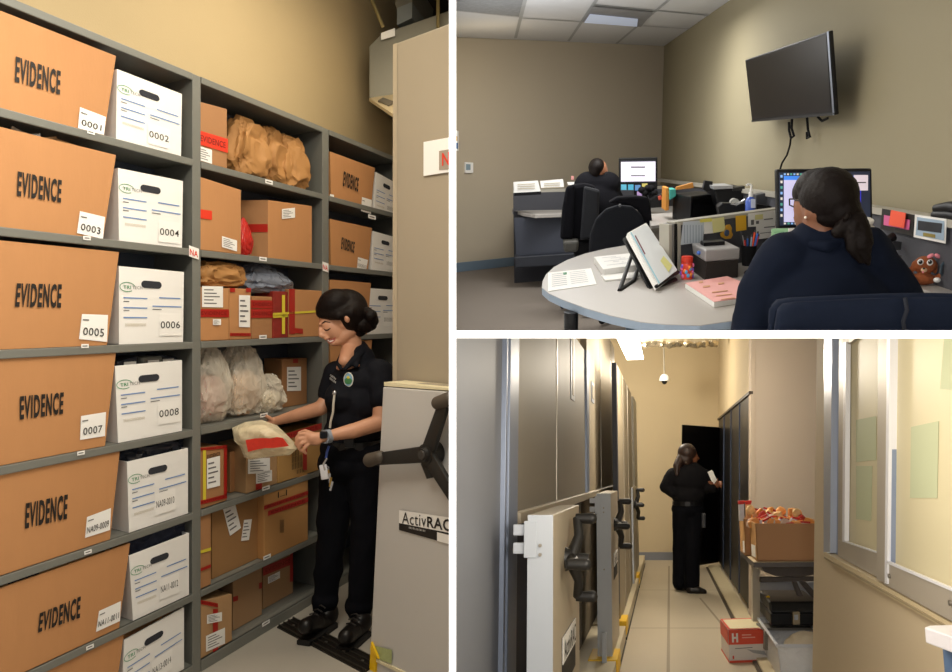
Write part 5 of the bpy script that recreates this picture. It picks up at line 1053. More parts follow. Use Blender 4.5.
m=MB(); tslab(m,[(761,577.5),(830,577),(830,581),(761,582.5)],ty+.12,.05,mat('brown_grey_underframe','')if 0 else MATS['brown_grey_underframe']); m.build('crossbar',tb,glob=True)
for p in ([(800,582),(806,582),(824,602),(820,606)],[(793,582),(797,582),(803,596),(798,596)]): m=MB(); tslab(m,p,ty+.14,.04,MATS['brown_grey_underframe']); m.build('brace',tb,glob=True)
m=MB(); tslab(m,[(760,582),(830,582),(830,640),(760,640)],ty+.9,.02,mat('shaded_wall_grey','#a3a6ad',.6)); m.build('wall_shade_sheet',tb,glob=True)  # grey sheet stands for the pale wall in shade under the table
# cartons of packages
KD=mat('warm_kraft_board','#b8895f',.7,var=.03,scale=8); KD2=mat('amber_kraft_side','#bd8d52',.7)
for k,(FL,FR,BL_,yt,wd) in enumerate((((757,561.5),(830,561.5),(746,551.5),523.5,'large open cardboard carton of packages at the front of the table'),((745.5,556),(756,556),(740.5,551),519,'second open carton behind the front carton at the left'))):
    t=thing(D,'open_carton',wd,'box',D.z(*FL,TZ+.004)); a=D.z(*FL,TZ+.004); b=D.z(*FR,TZ+.004); c=D.z(*BL_,TZ+.004); e=c-a; h=D.hgt(a,yt); tk=.008
    x_=(b-a).normalized(); y_=e.normalized(); m=MB()
    def wl(p,q,r,s): m.hexa([p,q,r,s,p+ZZ*h,q+ZZ*h,r+ZZ*h,s+ZZ*h],KD)
    fl=-x_*.03
    m.hexa([a,b,b+y_*tk,a+y_*tk,a+ZZ*h+fl*.0,b+ZZ*h,b+y_*tk+ZZ*h,a+y_*tk+ZZ*h],KD); wl(a+e-y_*tk,b+e-y_*tk,b+e,a+e)
    m.hexa([a,a+x_*tk,a+e+x_*tk,a+e,a+ZZ*h,a+x_*tk+ZZ*h,a+e+x_*tk+ZZ*h,a+e+ZZ*h],KD2); wl(b-x_*tk,b,b+e,b+e-x_*tk); m.hexa([a,b,b+e,a+e,a+ZZ*.01,b+ZZ*.01,b+e+ZZ*.01,a+e+ZZ*.01],KD)
    m.build('carton_body',t,glob=True)
    m=MB(); g=lambda u,v: a+e*u-x_*.002+ZZ*(h*v); m.quad([g(.08,.08),g(.42,.04),g(.42,.36),g(.08,.40)],PAPER,.001); m.build('label',t,glob=True)
    # packages
    if k==0: A0,E0,H0,B0=a,e,h,b
random.seed(5)
cols=['#e0c9b8','#e8a04a','#e58a3a','#b7301f','#d6cfc8','#e2b48a','#c9382a','#f0c98a','#a81f1c','#d9dde6','#f2a65a']
for k in range(60):
    u=random.uniform(.03,.97); v=random.uniform(.1,.9); back=v>.5
    p=A0+(B0-A0)*(u*.82)+E0*v+ZZ*(H0*(.88+.13*random.random()+(.26 if back else 0)*random.random()))
    m=MB(); c=random.choice(cols if back else cols[:2]+cols[4:5]+cols[6:7]+cols[9:]+['#e9a35a']); pm=mat('package_'+c[1:],c,.45,var=.15,scale=30)
    crumple(m,(0,0,0),(.042 if not back else .034,.018,.034),pm,sd=k,amp=.2,pw=.6,sub_=3)
    if c in('#d6cfc8','#e2b48a','#d9dde6'): m.box((0,-.006,.034),(.07,.024,.014),mat('package_red_seal','#c2281f',.4))
    R_=Mx.Rotation(random.uniform(-.7,.7),4,'Y')@Mx.Rotation(random.uniform(-.5,.5),4,'Z')
    solo(D,'evidence_package','small sealed evidence package heaped in the open carton','package',m,Mx.Translation(p)@R_,'packages heaped in the open cartons',smooth=True)
for k,(x,y,c,wd) in enumerate(((741.5,512,'#cfd3dc','tall silver package standing in the second carton, topped red'),(748.5,512,'#d8a878','tall tan package with red top in the second carton'),(750,516,'#ef9f3a','orange envelope standing in the second carton'))):
    m=MB(); pm=mat('package_'+c[1:],c,.4,var=.15,scale=30); tslab(m,[(x-2.6,y-9),(x+2.8,y-9.5),(x+3,y+9),(x-2,y+9)],6.5+.1*k,.03,pm,.004); 
    if k<2: tslab(m,[(x-3.4,y-11),(x+3.6,y-11.5),(x+2.8,y-8),(x-2.6,y-7.5)],6.49+.1*k,.04,mat('package_red_seal','#c2281f',.4),.004)
    gsolo(D,'evidence_package',wd,'package',m)
# black case on the lower level
cs=thing(D,'hard_case','black hard tool case with a silver latch under the table','case',D.Y(787,626,6.3))
a=D.Y(771,626,6.1); b=D.Y(822,626,6.1); c=D.Y(759,613,6.75); c.z=a.z; b.z=a.z; h=D.hgt(a,603)
e=c-a; m=MB(); m.hexa([a,b,b+e,c,a+ZZ*h*.55,b+ZZ*h*.55,b+e+ZZ*h*.55,c+ZZ*h*.55],BLK,.012); m.build('lower_shell',cs,glob=True)
m=MB(); m.hexa([a+ZZ*h*.57,b+ZZ*h*.57,b+e+ZZ*h*.57,c+ZZ*h*.57,a+ZZ*h+e*.1,b+ZZ*h+e*.1,b+e+ZZ*h,c+ZZ*h],RUBBER,.015); m.build('lid',cs,glob=True)
m=MB(); tslab(m,bq(793,612,800,625),6.07,.03,mat('brass_latch','#a8987c',.35,.6),.004); tslab(m,bq(794.5,615,798,620),6.06,.01,HOUS); m.build('latch',cs,glob=True)
m=MB(); tslab(m,[(780,602),(798,601),(800,604),(782,605)],6.4,.05,MATTE,.01); m.build('carry_handle',cs,glob=True)
m=MB(); tslab(m,[(766,596.5),(769,595.5),(772,600.5),(769,601.5)],6.35,.01,YELLOW); m.build('yellow_label',cs,glob=True)
m=MB(); tslab(m,[(763,628),(826,628),(826,630.5),(763,630.5)],6.25,.2,mat('lower_shelf_grey','#77736c',.5)); tslab(m,[(765,632),(768,632),(768,650),(765,650)],6.05,.05,MATS['lower_shelf_grey']); tslab(m,[(812,632),(815,632),(815,650),(812,650)],6.05,.05,MATS['lower_shelf_grey']); gsolo(D,'low_stand','low grey stand under the black tool case','stand',m)
# red and white box on the floor
rb=thing(D,'paper_towel_box','white and orange red supply box on the corridor floor','box',D.z(749,662,0))
a=D.z(729.5,663,0);b=D.z(768.5,661.5,0);h=D.hgt(a,630); c=a+(D.z(721.5,650,0)-a)*1.0; e=c-a
RB=mat('orange_red_print','#e0543e',.5); m=MB(); m.hexa([a,b,b+e,c,a+ZZ*h,b+ZZ*h,b+e+ZZ*h,c+ZZ*h],mat('carton_white','#e4dfdb',.5),.003); m.build('carton_body',rb,glob=True)
m=MB(); o_=V((0,-.003,0)); g=lambda u,v:a+(b-a)*u+ZZ*h*v+o_
m.quad([g(0,.55),g(1,.55),g(1,1.0),g(0,1.0)],RB); m.quad([g(0,0),g(1,0),g(1,.07),g(0,.07)],RB)
g2=lambda u,v:a+e*u+ZZ*h*v-(b-a).normalized()*.003
m.quad([g2(0,.55),g2(1,.55),g2(1,1.0),g2(0,1.0)],RB); m.quad([g2(0,0),g2(1,0),g2(1,.07),g2(0,.07)],RB)
g3=lambda u,v:a+(b-a)*u+e*v+ZZ*(h+.003)
m.quad([g3(0,0),g3(1,0),g3(1,1),g3(0,1)],RB); g3b=lambda u,v:a+(b-a)*u+e*v+ZZ*(h+.005); m.quad([g3b(.06,.04),g3b(.97,.04),g3b(.95,.9),g3b(.04,.9)],mat('cream_top_print','#e9dcb4',.5)); m.quad([g3(.2,.0)+ZZ*.004,g3(.75,.0)+ZZ*.004,g3(.75,.08)+ZZ*.004,g3(.2,.08)+ZZ*.004],PAPER) if 0 else None
for u0 in (.08,.19): m.quad([g(u0,.62)+o_,g(u0+.05,.62)+o_,g(u0+.05,.9)+o_,g(u0,.9)+o_],PAPER)
m.quad([g(.08,.73)+o_,g(.24,.73)+o_,g(.24,.79)+o_,g(.08,.79)+o_],PAPER)
for v0,u1 in ((.82,.58),(.74,.68)): m.quad([g(.34,v0)+o_,g(u1,v0)+o_,g(u1,v0+.035)+o_,g(.34,v0+.035)+o_],mat('pale_pink_print','#f0b3a4',.5))
m.quad([g(.45,.40)+o_,g(.62,.28)+o_,g(.95,.20)+o_,g(.9,.33)+o_],mat('grey_picture','#a9abad',.5)); m.quad([g(.08,.12)+o_,g(.12,.12)+o_,g(.12,.22)+o_,g(.08,.22)+o_],RB); m.quad([g(.15,.42)+o_,g(.6,.44)+o_,g(.6,.46)+o_,g(.15,.44)+o_],GREYINK)
m.build('printed_faces',rb,glob=True)
# clear bin
bn=thing(D,'storage_bin','clear plastic storage bin holding a pale round bundle','bin',D.z(795,690,0))
CB=film('clear_bin_plastic','#f2f3f6',.25,.3); a=D.Y(783,700,5.6);b=D.Y(835,700,5.6);a.z=b.z=.02; h=D.hgt(a,646); c=D.Y(775,690,6.1); c.z=.02; e=V((c.x-a.x+.04,1.0,0)); m=MB(); tp=V((-.02,0,0))
for p,q in ((a,b),(a+e,b+e)): m.hexa([p,q,q+V((0,.008,0)),p+V((0,.008,0)),p+tp+ZZ*h,q+ZZ*h,q+V((0,.008,0))+ZZ*h,p+tp+V((0,.008,0))+ZZ*h],CB)
m.hexa([a,a+V((.008,0,0)),a+e+V((.008,0,0)),a+e,a+tp+ZZ*h,a+tp+V((.008,0,0))+ZZ*h,a+e+tp+V((.008,0,0))+ZZ*h,a+e+tp+ZZ*h],CB); m.hexa([a,b,b+e,a+e,a+ZZ*.008,b+ZZ*.008,b+e+ZZ*.008,a+e+ZZ*.008],CB); m.build('shell',bn,glob=True)
m=MB(); rr=[a+tp+ZZ*h,b+ZZ*h,b+e+ZZ*h,a+e+tp+ZZ*h,a+tp+ZZ*h]; m.tube(rr,.012,mat('rim_white','#ced1d8',.4)); m.build('rim',bn,glob=True,smooth=True)
m=MB(); p=D.Y(808,665,5.95); crumple(m,(0,0,0),(.20,.18,.22),mat('cream_bundle','#dccfb6',.7),sd=3,amp=.04,pw=1); solo(D,'cloth_bundle','pale cream bundle inside the clear storage bin','bundle',m,Mx.Translation(p),smooth=True)
# ---- above: light, duct, camera
lg=thing(D,'ceiling_light','long bright fluorescent fixture above the corridor','light',D.Y(632,350,7.6)); zL=2.62
a,b=D.z(627,360,zL),D.z(643.5,359.5,zL); c,d_=D.z(610.5,325,zL),D.z(635,325,zL)
m=MB(); m.prism([a+ZZ*.03,b+ZZ*.03,d_+ZZ*.03,c+ZZ*.03],(0,0,.05),HOUS); m.build('body',lg,glob=True)
m=MB(); m.prism([a,b,d_,c],(0,0,.028),mat('glowing_diffuser','#fff6e2',.5,emit=6)); m.build('diffuser',lg,glob=True)
m=MB(); pts=[]; 
for k in range(25): pts.append(D.Y(634+k*3.5,341.5+.8*math.sin(k*.8),11.2))
m.tube(pts,[.085+.012*math.sin(k*2.6) for k in range(25)],mat('foil_duct','#b9ac92',.25,.85,var=.25,scale=14,bump=.9,bscale=12),14); gsolo(D,'foil_duct','silver foil duct crossing under the vault ceiling','duct',m,smooth=True)
cm=thing(D,'dome_camera','white dome security camera on a stem in front of the end wall','camera',D.Y(664.5,383,11.9)); s_=11.9/800
m=MB(); m.cyl((0,0,5*s_),(0,0,40*s_),.012,mat('grey_stem','#8f8877',.5),n=8); m.build('stem',cm)
m=MB(); m.lathe([(4.8*s_,2*s_),(5*s_,3*s_),(4.6*s_,6*s_),(2.5*s_,8.6*s_),(1*s_,9*s_)],PAPER); m.build('housing',cm,smooth=True)
m=MB(); m.sph((0,0,2*s_),(2.8*s_,2.8*s_,3.4*s_),BLK); m.build('dome',cm,smooth=True)
# ================= PEOPLE
def P_(room,Y0):
    """points of a body seen at x,y, d metres behind the body's own depth"""
    return lambda x,y,d=0: room.Y(x,y,Y0+d)
def c(a,b,r0,r1): return ('c',a,b,r0,r1)
def finger(pts,r,tip):
    out=[]
    n=len(pts)-1
    for i in range(n): out.append(c(pts[i],pts[i+1],r+(tip-r)*i/n,r+(tip-r)*(i+1)/n))
    return out
# ---- officer standing at the shelves
q=P_(A,3.95); k1=3.95/800
of=thing(A,'person','woman in black uniform and boots standing at the evidence shelves holding a clear bag','person',A.Y(338,628,3.95))
Rf=lambda px:px*k1
# body: head, neck, arms, hands in one surface
hd=q(341,319,-.01)
body=[('e',q(343,318,.0),(Rf(19),.085,Rf(17)),Mx.Rotation(-.25,3,'Y')),('e',q(333.5,327.5,-.02),(Rf(11.5),.066,Rf(17)),Mx.Rotation(-.70,3,'Y')),
 c(q(336.5,341.5,-.045),q(341,338,-.03),.023,.034),('e',q(334.5,343,-.055),(.020,.026,.014),Mx.Rotation(-.5,3,'Y')),c(q(342,336,-.03),q(350,331,-.02),.036,.036),
 c(q(320,327,-.062),q(320.6,335,-.080),.008,.010),c(q(320.6,335.2,-.080),q(325,336.5,-.070),.011,.013),c(q(324,332,-.07),q(330,331,-.06),.014,.018),
 ('e',q(327.2,339,-.068),(.013,.018,.006),Mx.Rotation(-.5,3,'Y')),('e',q(330.2,342.2,-.066),(.012,.017,.006),Mx.Rotation(-.5,3,'Y')),('e',q(322,324,-.055),(.014,.036,.010),Mx.Rotation(-.6,3,'Y')),
 ('e',q(347,318.5,-.098),(.013,.016,.022),Mx.Rotation(-.2,3,'Y')),
 c(q(350,334,.01),q(354,356,.03),.048,.052),c(q(354,356,.03),q(356,372,.03),.055,.085),c(q(350,350,.0),q(345,361,-.075),.045,.032),
 c(q(377,376,-.02),q(381,400,-.05),.052,.046),c(q(381,400,-.05),q(381,422,-.07),.044,.040),c(q(381,422,-.07),q(353,431,-.16),.041,.036),c(q(352,431,-.16),q(328,436,-.22),.036,.024),
 c(q(336,376,.05),q(329,398,.03),.046,.042),c(q(329,398,.03),q(321,408,.0),.040,.037),c(q(321,408,.0),q(297,415,.0),.037,.031),c(q(297,415,.0),q(276,421,.02),.031,.022)]
# left hand holding the bag by its edge
wr=q(326,437,-.225); pm_=q(312,438,-.25)
body+=[c(wr,pm_,.024,.027),('e',q(314,440,-.25),(.040,.018,.026),Mx.Rotation(.15,3,'Y')),c(q(309,436,-.25),q(304,438,-.255),.022,.018)]
fg=[([q(306,434,-.26),q(300,434,-.275),q(296.5,438,-.27),q(297,442,-.26)],.0095,.008),([q(306,438,-.262),q(299.5,439,-.28),q(296,443.5,-.275),q(298,447,-.262)],.0100,.008),([q(307,441,-.262),q(301.5,443.5,-.28),q(299,448,-.275),q(301.5,451,-.262)],.0095,.0078),([q(309,444,-.26),q(305,447.5,-.272),q(303.5,451,-.268),q(306,453.5,-.258)],.0085,.007),([q(313,434,-.235),q(305,431,-.225),q(299,433,-.225)],.011,.0085)]
for pts,r,t in fg: body+=finger(pts,r,t)
# right hand under the bag
body+=[c(q(276,421,.02),q(268,424,.02),.022,.026)]
for dx in (0,1,2,3): body+=finger([q(268,421+2.4*dx,.02),q(262,421+2.6*dx,.01),q(257,423+2.6*dx,.0)],.009,.0075)
body+=finger([q(271,419,.0),q(266,416,-.02),q(261,417,-.03)],.010,.008)
# legs under the trousers keep the figure whole
body+=[c(q(356,372,.03),q(352,430,.03),.10,.10),c(q(345,440,.03),q(332,520,.02),.06,.045),c(q(332,520,.02),q(325,608,.04),.045,.035),c(q(365,440,.0),q(366,520,-.02),.06,.045),c(q(366,520,-.02),q(359,615,-.05),.045,.035)]
ob_=blob(body,.0048,'body',SKIN,of,sm=2); fs=snapper(ob_,A)
def ft(pts,r_,mm,lift=.001): m.tube([fs(x,y,lift,q(x,y,-.09)) for x,y in pts],r_,mm,6)
m=MB(); ft([(323.5,328.6),(325.5,330.2),(328.2,330),(330.6,328)],[.0015,.003,.003,.0015],HAIR); m.build('eyelashes',of,glob=True,smooth=True)
m=MB(); ft([(321.5,323.5),(325,321.6),(330.5,322.6)],[.002,.004,.002],HAIR,.0); m.build('eyebrow',of,glob=True,smooth=True)
m=MB(); ft([(326.5,338.6),(329.5,340.3),(333.5,339.2),(335.6,337)],[.001,.0028,.0028,.001],mat('lip_rose','#a85a50',.45)); ft([(326.8,341),(330,343),(333.8,341.5),(335.6,337)],[.001,.003,.003,.001],MATS['lip_rose']); ft([(327.3,339.9),(330,341.7),(333.6,340.4)],[.002,.0042,.002],mat('white_teeth','#efe8e0',.3)); m.build('mouth',of,glob=True,smooth=True)
hair=[('e',q(343,310,.02),(Rf(25),.108,Rf(21)),Mx.Rotation(-.3,3,'Y')),('e',q(328.5,306,-.03),(Rf(14),.074,Rf(10)),Mx.Rotation(-.75,3,'Y')),('e',q(335,304,-.03),(Rf(17),.085,Rf(15)),Mx.Rotation(-.4,3,'Y')),('e',q(353,315,.0),(Rf(15),.10,Rf(18))),c(q(320,314,-.06),q(338,316,-.10),.020,.022),c(q(338,314,-.085),q(350,313,-.085),.026,.03),c(q(356,325,.0),q(360,330,.0),.05,.035)]
blob(hair,.006,'hair',HAIR,of,wr=.0015,ws=60,sm=16)
bun=[]
for i in range(9): a=i*.8; bun.append(('e',q(366+6*math.cos(a),320+7*math.sin(a),-.01+.02*math.sin(a*2)),(.032,.034,.03)))
bun.append(('e',q(365,320,0),(.045,.045,.045)))
blob(bun,.006,'hair_bun',HAIR,of,wr=.003,ws=50,sm=2)
m=MB(); m.tube([q(357+2.5*math.sin(a),313+0*a+7*math.cos(a),-.04+.02*math.sin(a)) for a in [i*.7 for i in range(9)]],.006,mat('hair_tie','#5b4148',.6)); m.build('hair_tie',of,glob=True,smooth=True)
# shirt
sh=[c(q(345,377,.06),q(378,375,.0),.077,.077),('e',q(361,380,.03),(Rf(30),.13,Rf(20))),('e',q(358,400,.02),(Rf(30),.135,Rf(26))),('e',q(343,398,-.05),(Rf(17),.09,Rf(17))),c(q(353,405,.02),q(355,436,.02),.125,.125),('e',q(354,430,.02),(Rf(30),.125,Rf(16))),
 c(q(378,373,-.02),q(381.5,397,-.05),.067,.062),c(q(337,374,.05),q(330.5,394,.03),.062,.057),
 c(q(356,353,.04),q(357,362,.03),.064,.088)]
os_=blob(sh,.007,'polo_shirt',BLACKCLOTH,of,wr=.009,ws=9,sm=4,seed=2); ss=snapper(os_,A)
blob([c(q(363,344,.05),q(362,352,-.02),.016,.018),c(q(362,352,-.02),q(354,360,-.085),.018,.018),c(q(354,360,-.085),q(345,369,-.125),.018,.010),c(q(358,356,-.05),q(356,366,-.10),.016,.012),c(q(349,345,.03),q(343,353,-.02),.012,.014),c(q(343,353,-.02),q(338,363,-.07),.014,.012),c(q(338,363,-.07),q(341,369,-.12),.012,.009)],.005,'collar',BLACKCLOTH,of,sm=3)
m=MB(); pc_=ss(348.5,379.5,.004,q(348.5,379.5,-.15)); T=Mx.Translation(pc_)@Mx.Rotation(R(90),4,'X'); m.sph((0,0,0),(.024,.036,.004),mat('patch_rim','#e3e0d2',.6),T=T); m.sph((0,.0,.0025),(.020,.031,.0035),mat('patch_blue','#7ea9c4',.6),T=T); m.sph((0,-.006,.004),(.018,.018,.003),mat('patch_green','#3f7c4a',.6),T=T); m.sph((0,.01,.0045),(.008,.008,.003),mat('patch_yellow','#d8c33c',.6),T=T); m.build('shield_patch',of,glob=True,smooth=True)
m=MB(); g=lambda pts:[ss(x,y,.006,q(x,y,-.15)) for x,y in pts]; m.text('|||||||||',g([(330.5,374),(336,378),(335.5,380),(330,376)]),PAPER,0); m.text('||||||||||',g([(330,377),(336,381.5),(335.5,383.5),(329.5,379)]),PAPER,0); m.build('name_print',of,glob=True)
# lanyard, radio clip, belt, keys, watch
m=MB(); m.sph(q(334.5,393,-.16),(.010,.008,.012),mat('silver_clip','#c9c9cc',.25,.8),n=12); m.tube([q(334.5,394,-.16),q(333.5,403,-.165),q(333,412,-.165),q(330.5,422,-.15),q(330,428,-.15)],.0055,mat('white_coil_cord','#c8c2b4',.5)); m.build('lanyard',of,glob=True,smooth=True)
m=MB(); ring=[]
for i in range(25): a=i/24*math.tau; ring.append(q(354.5,443,.02)+V((math.cos(a)*.146,math.sin(a)*.138,0)))
for a,b in zip(ring,ring[1:]): m.hexa([a-ZZ*.02,b-ZZ*.02,b*1.0-ZZ*.02+V((0,.008,0)),a-ZZ*.02+V((0,.008,0)),a+ZZ*.02,b+ZZ*.02,b+ZZ*.02+V((0,.008,0)),a+ZZ*.02+V((0,.008,0))],mat('belt_leather','#0d0d10',.35))
m.build('belt',of,glob=True,smooth=True)
m=MB(); m.box(q(349,443,-.135),(.05,.01,.045),mat('belt_leather',''),.006); m.build('buckle',of,glob=True)
m=MB(); m.cyl(q(325.5,431,-.235),q(325.5,446,-.22),.0,RUBBER,n=6) if 0 else None
t0_=(q(328,436,-.22)-q(332,435.5,-.2)).normalized(); a=q(327,436.5,-.222); m.cyl(a-t0_*.014,a+t0_*.014,.032,mat('grey_watch_strap','#8f98a4',.5),n=24); m.build('watch_strap',of,glob=True,smooth=True)
m=MB(); m.box(a+V((-.006,-.034,.012)),(.036,.012,.034),mat('watch_black','#0b0b0e',.15),.006,rot=Mx.Rotation(.1,3,'Z')); m.build('watch_face',of,glob=True)
m=MB(); m.tube([q(329,446,-.17),q(327,452,-.175),q(326,458,-.175)],.006,mat('blue_lanyard_clip','#3a56a8',.5)); m.tube([q(327,458,-.175),q(323.5,464,-.18),q(325,470,-.18)],.005,mat('silver_clip',''));
m.box(q(324,472,-.175),(.035,.012,.07),mat('white_badge','#d9d9de',.4),.004,rot=Mx.Rotation(-.15,3,'Y')); m.build('badge_reel',of,glob=True,smooth=True)
m=MB(); 
for k in range(4): m.box(q(329+.8*k,474+4*k,-.172-.003*k),(.010,.003,.045),[mat('brass_key','#b8934a',.3,.8),mat('silver_clip','')][k%2],rot=Mx.Rotation(-.2+.15*k,3,'Y'))
m.tube([q(327+2*math.cos(a_),468+2*math.sin(a_),-.175) for a_ in [i*.8 for i in range(9)]],.002,mat('silver_clip','')); m.build('keys',of,glob=True)
# trousers
tr=[('e',q(353,449,.02),(Rf(32),.135,Rf(22))),('e',q(350,462,.02),(Rf(31),.13,Rf(22))),c(q(341,462,.03),q(333,525,.03),.093,.074),c(q(333,525,.03),q(325,604,.05),.072,.056),c(q(364,462,.0),q(366,525,-.02),.090,.070),c(q(366,525,-.02),q(360,612,-.04),.070,.054),('e',q(325,600,.04),(.068,.062,.05)),('e',q(359,606,-.04),(.066,.062,.05))]
blob(tr,.008,'trousers',BLACKTROU,of,wr=.012,ws=7,sm=4,seed=5)
for (ax,ay,ad),(tx,ty_,td_) in (((328,614,.05),(303,626,-.18)),((361,622,-.06),(343,637,-.26))):
    b_=[('e',q(ax,ay,ad),(.052,.060,.060)),c(q(ax,ay+7,ad),q((ax+tx)/2,(ay+ty_)/2+4,(ad+td_)/2),.040,.042),c(q((ax+tx)/2,(ay+ty_)/2+3,(ad+td_)/2),q(tx+3,ty_,td_),.044,.038)]
    bo=blob(b_,.006,'boot',LEATHER,of,sm=3)
    m=MB(); a=q(ax+4,ay+13,ad); b=q(tx,ty_+6,td_); a.z=b.z=.012; m.tube([a,a.lerp(b,.35),a.lerp(b,.7),b],[.036,.040,.045,.036],mat('boot_sole','#0d0c0b',.6),12,T=Mx.Diagonal((1,1,1,1)))
    for v in m.bm.verts: v.co.z=max(.001,min(.028,v.co.z))
    T_=TT[of.name].inverted(); bmesh.ops.transform(m.bm,matrix=T_,verts=m.bm.verts); m.build('sole',bo,smooth=True)
    m=MB()
    for j in range(4): 
        u=.15+.13*j; p=q(ax,ay,ad).lerp(q(tx,ty_,td_),u+.15)+ZZ*.030+ZZ*(.02-.03*j*.4); s_=V((.026,-.012,0)); m.tube([p-s_,p+V((0,0,.010)),p+s_],.004,BLACKINK,6)
    bmesh.ops.transform(m.bm,matrix=T_,verts=m.bm.verts); m.build('laces',bo,smooth=True)
# the bag she holds
hb_=thing(A,'evidence_bag','clear evidence bag with a red sealed panel held in the officer\'s hand','bag',A.Y(265,445,3.72))
r=P_(A,3.70)
m=MB(); m2=MB()
ol=[(232,428),(245,422),(262,420),(276,425),(286,434),(296,444),(297,449),(290,455),(270,457),(250,460),(244,457),(240,446),(234,440)]
def pad(mb,pts,Yd,t,mt,sd,amp=.02):
    """soft cushion filling the outline"""
    cx=sum(p[0] for p in pts)/len(pts); cy=sum(p[1] for p in pts)/len(pts); tb_=bmesh.new(); R_=10; rings=[]
    n_=len(pts)*3
    den=[]
    for i in range(n_):
        f=i/3; a_=pts[int(f)%len(pts)]; b_=pts[(int(f)+1)%len(pts)]; w_=f-int(f); den.append((a_[0]*(1-w_)+b_[0]*w_,a_[1]*(1-w_)+b_[1]*w_))
    for sgn in (-1,1):
        pr=None
        for j in range(R_+1):
            u=j/R_; ring=[]
            for (x,y) in den:
                X=cx+(x-cx)*u; Yp=cy+(y-cy)*u; b0=math.sqrt(max(0,1-u*u)); p=A.Y(X,Yp,Yd); d=sgn*t*b0*(1+.5*noise.noise(p*16+V((sd,0,0))))+amp*noise.noise(p*30+V((sd,sgn,0)))*min(1,b0*3)
                ring.append(tb_.verts.new(p+V((0,d,0))))
            if pr:
                for i in range(n_): tb_.faces.new((pr[i],pr[(i+1)%n_],ring[(i+1)%n_],ring[i]))
            pr=ring
    bmesh.ops.remove_doubles(tb_,verts=tb_.verts,dist=1e-5); bmesh.ops.recalc_face_normals(tb_,faces=tb_.faces); mb.add(tb_,mt)
pad(m,ol,3.68,.055,film('held_bag_film','#fbeecb',.68,.08),3,.02); m.build('film',hb_,glob=True,smooth=True)
pad(m2,[(236,430),(250,425),(264,425),(278,433),(288,445),(280,450),(262,448),(246,449),(240,443)],3.69,.028,mat('pale_bag_contents','#d8c4a0',.6,var=.2,scale=14),5,.01); m2.build('contents',hb_,glob=True,smooth=True)
m=MB(); g_=[]
for (a_,b_) in (((245.5,440),(248,452)),((254,438.5),(257,449.5)),((262,438),(265,448)),((270,438.5),(273,448)),((277,437),(282,447)),((283,438),(289,446))): g_.append([A.Y(*a_,3.615),A.Y(*b_,3.615)])
m.sheet(g_,mat('seal_red','#c8301f',.4,var=.2,scale=60)); m.build('red_seal_panel',hb_,glob=True)
# ---- seated officer, back to us
q=P_(B,2.62); k2=2.62/800; Rf=lambda px:px*k2
wo=thing(B,'person','woman in a navy top with a low ponytail seated before the near monitor','person',B.Y(829,331,2.62))
DSKIN=mat('skin_deep_brown','#7d5139',.5,var=.05,scale=20)
body=[('e',q(824,200,.0),(Rf(23),.092,Rf(30))),('e',q(812,206,.05),(Rf(18),.07,Rf(24))),('e',q(800,207,.06),(.012,.02,.012)),c(q(800,218,.06),q(806,226,.05),.022,.03),('e',q(807.5,213.5,-.03),(.010,.014,.022)),
 c(q(820,222,.0),q(821,240,.0),.056,.058),c(q(822,240,.0),q(825,262,.0),.062,.07),c(q(826,262,0),q(828,345,0),.08,.10)]
blob(body,.006,'body',DSKIN,wo,sm=4)
hair=[('e',q(829,195,-.01),(Rf(28.5),.108,Rf(27.5))),('e',q(822,187,.03),(Rf(26),.10,Rf(19))),('e',q(803,189,.06),(Rf(9),.05,Rf(14)),Mx.Rotation(.45,3,'Y')),('e',q(838,207,-.03),(Rf(21),.085,Rf(20)),Mx.Rotation(.5,3,'Y')),c(q(828,212,-.04),q(852,217,-.07),.05,.04)]
blob(hair,.006,'hair',HAIR,wo,wr=.0016,ws=50,sm=5)
tail=[('e',q(854,219,-.08),(.03,.03,.034)),c(q(848,222,-.09),q(838,232,-.10),.030,.020),c(q(856,222,-.09),q(862,242,-.11),.036,.034),c(q(862,242,-.11),q(868,264,-.11),.030,.008),c(q(853,225,-.10),q(852,248,-.12),.03,.018),c(q(852,248,-.12),q(860,262,-.12),.018,.006),c(q(860,240,-.1),q(862,262,-.115),.026,.006)]
blob(tail,.005,'ponytail',HAIR,wo,wr=.003,ws=40,sm=2)
m=MB(); m.tube([q(846+1.5*math.sin(i),213+i*1.6,-.10-.015*math.sin(i*.6)) for i in range(9)],.010,HAIR); m.build('hair_band',wo,glob=True,smooth=True)
m=MB(); m.tube([q(789.5,199,.08),q(789.5,205,.08),q(794,207,.06),q(796,203,.05),q(795,199,.05),q(789.5,199,.08)],.0028,BLACKINK,6); m.tube([q(795,200,.04),q(802,201,-.0),q(808,204,-.04)],.003,BLACKINK,6); m.build('glasses',wo,glob=True,smooth=True)
m=MB(); m.sph(q(805.5,217.5,-.045),.0045,mat('pearl','#e8ddd0',.2),n=10); m.build('earring',wo,glob=True,smooth=True)
NAVYC=mat('dark_navy_jersey','#0f1626',.85,spec=.12,var=.12,scale=20,bump=.08,bscale=300)
tp=[c(q(810,243,.01),q(836,241,.0),.068,.068),('e',q(826,264,.0),(Rf(50),.11,Rf(22))),c(q(786,258,.02),q(868,256,.02),.085,.09),c(q(785,261,.0),q(765,289,.03),.088,.082),c(q(765,289,.03),q(752,345,.05),.082,.078),c(q(868,260,.0),q(888,283,.02),.090,.078),c(q(888,283,.02),q(913,312,.06),.076,.06),('e',q(824,300,-.01),(Rf(62),.15,Rf(50))),('e',q(824,335,-.0),(Rf(62),.16,Rf(40)))]
blob(tp,.009,'navy_top',NAVYC,wo,wr=.011,ws=6,sm=6,seed=9)
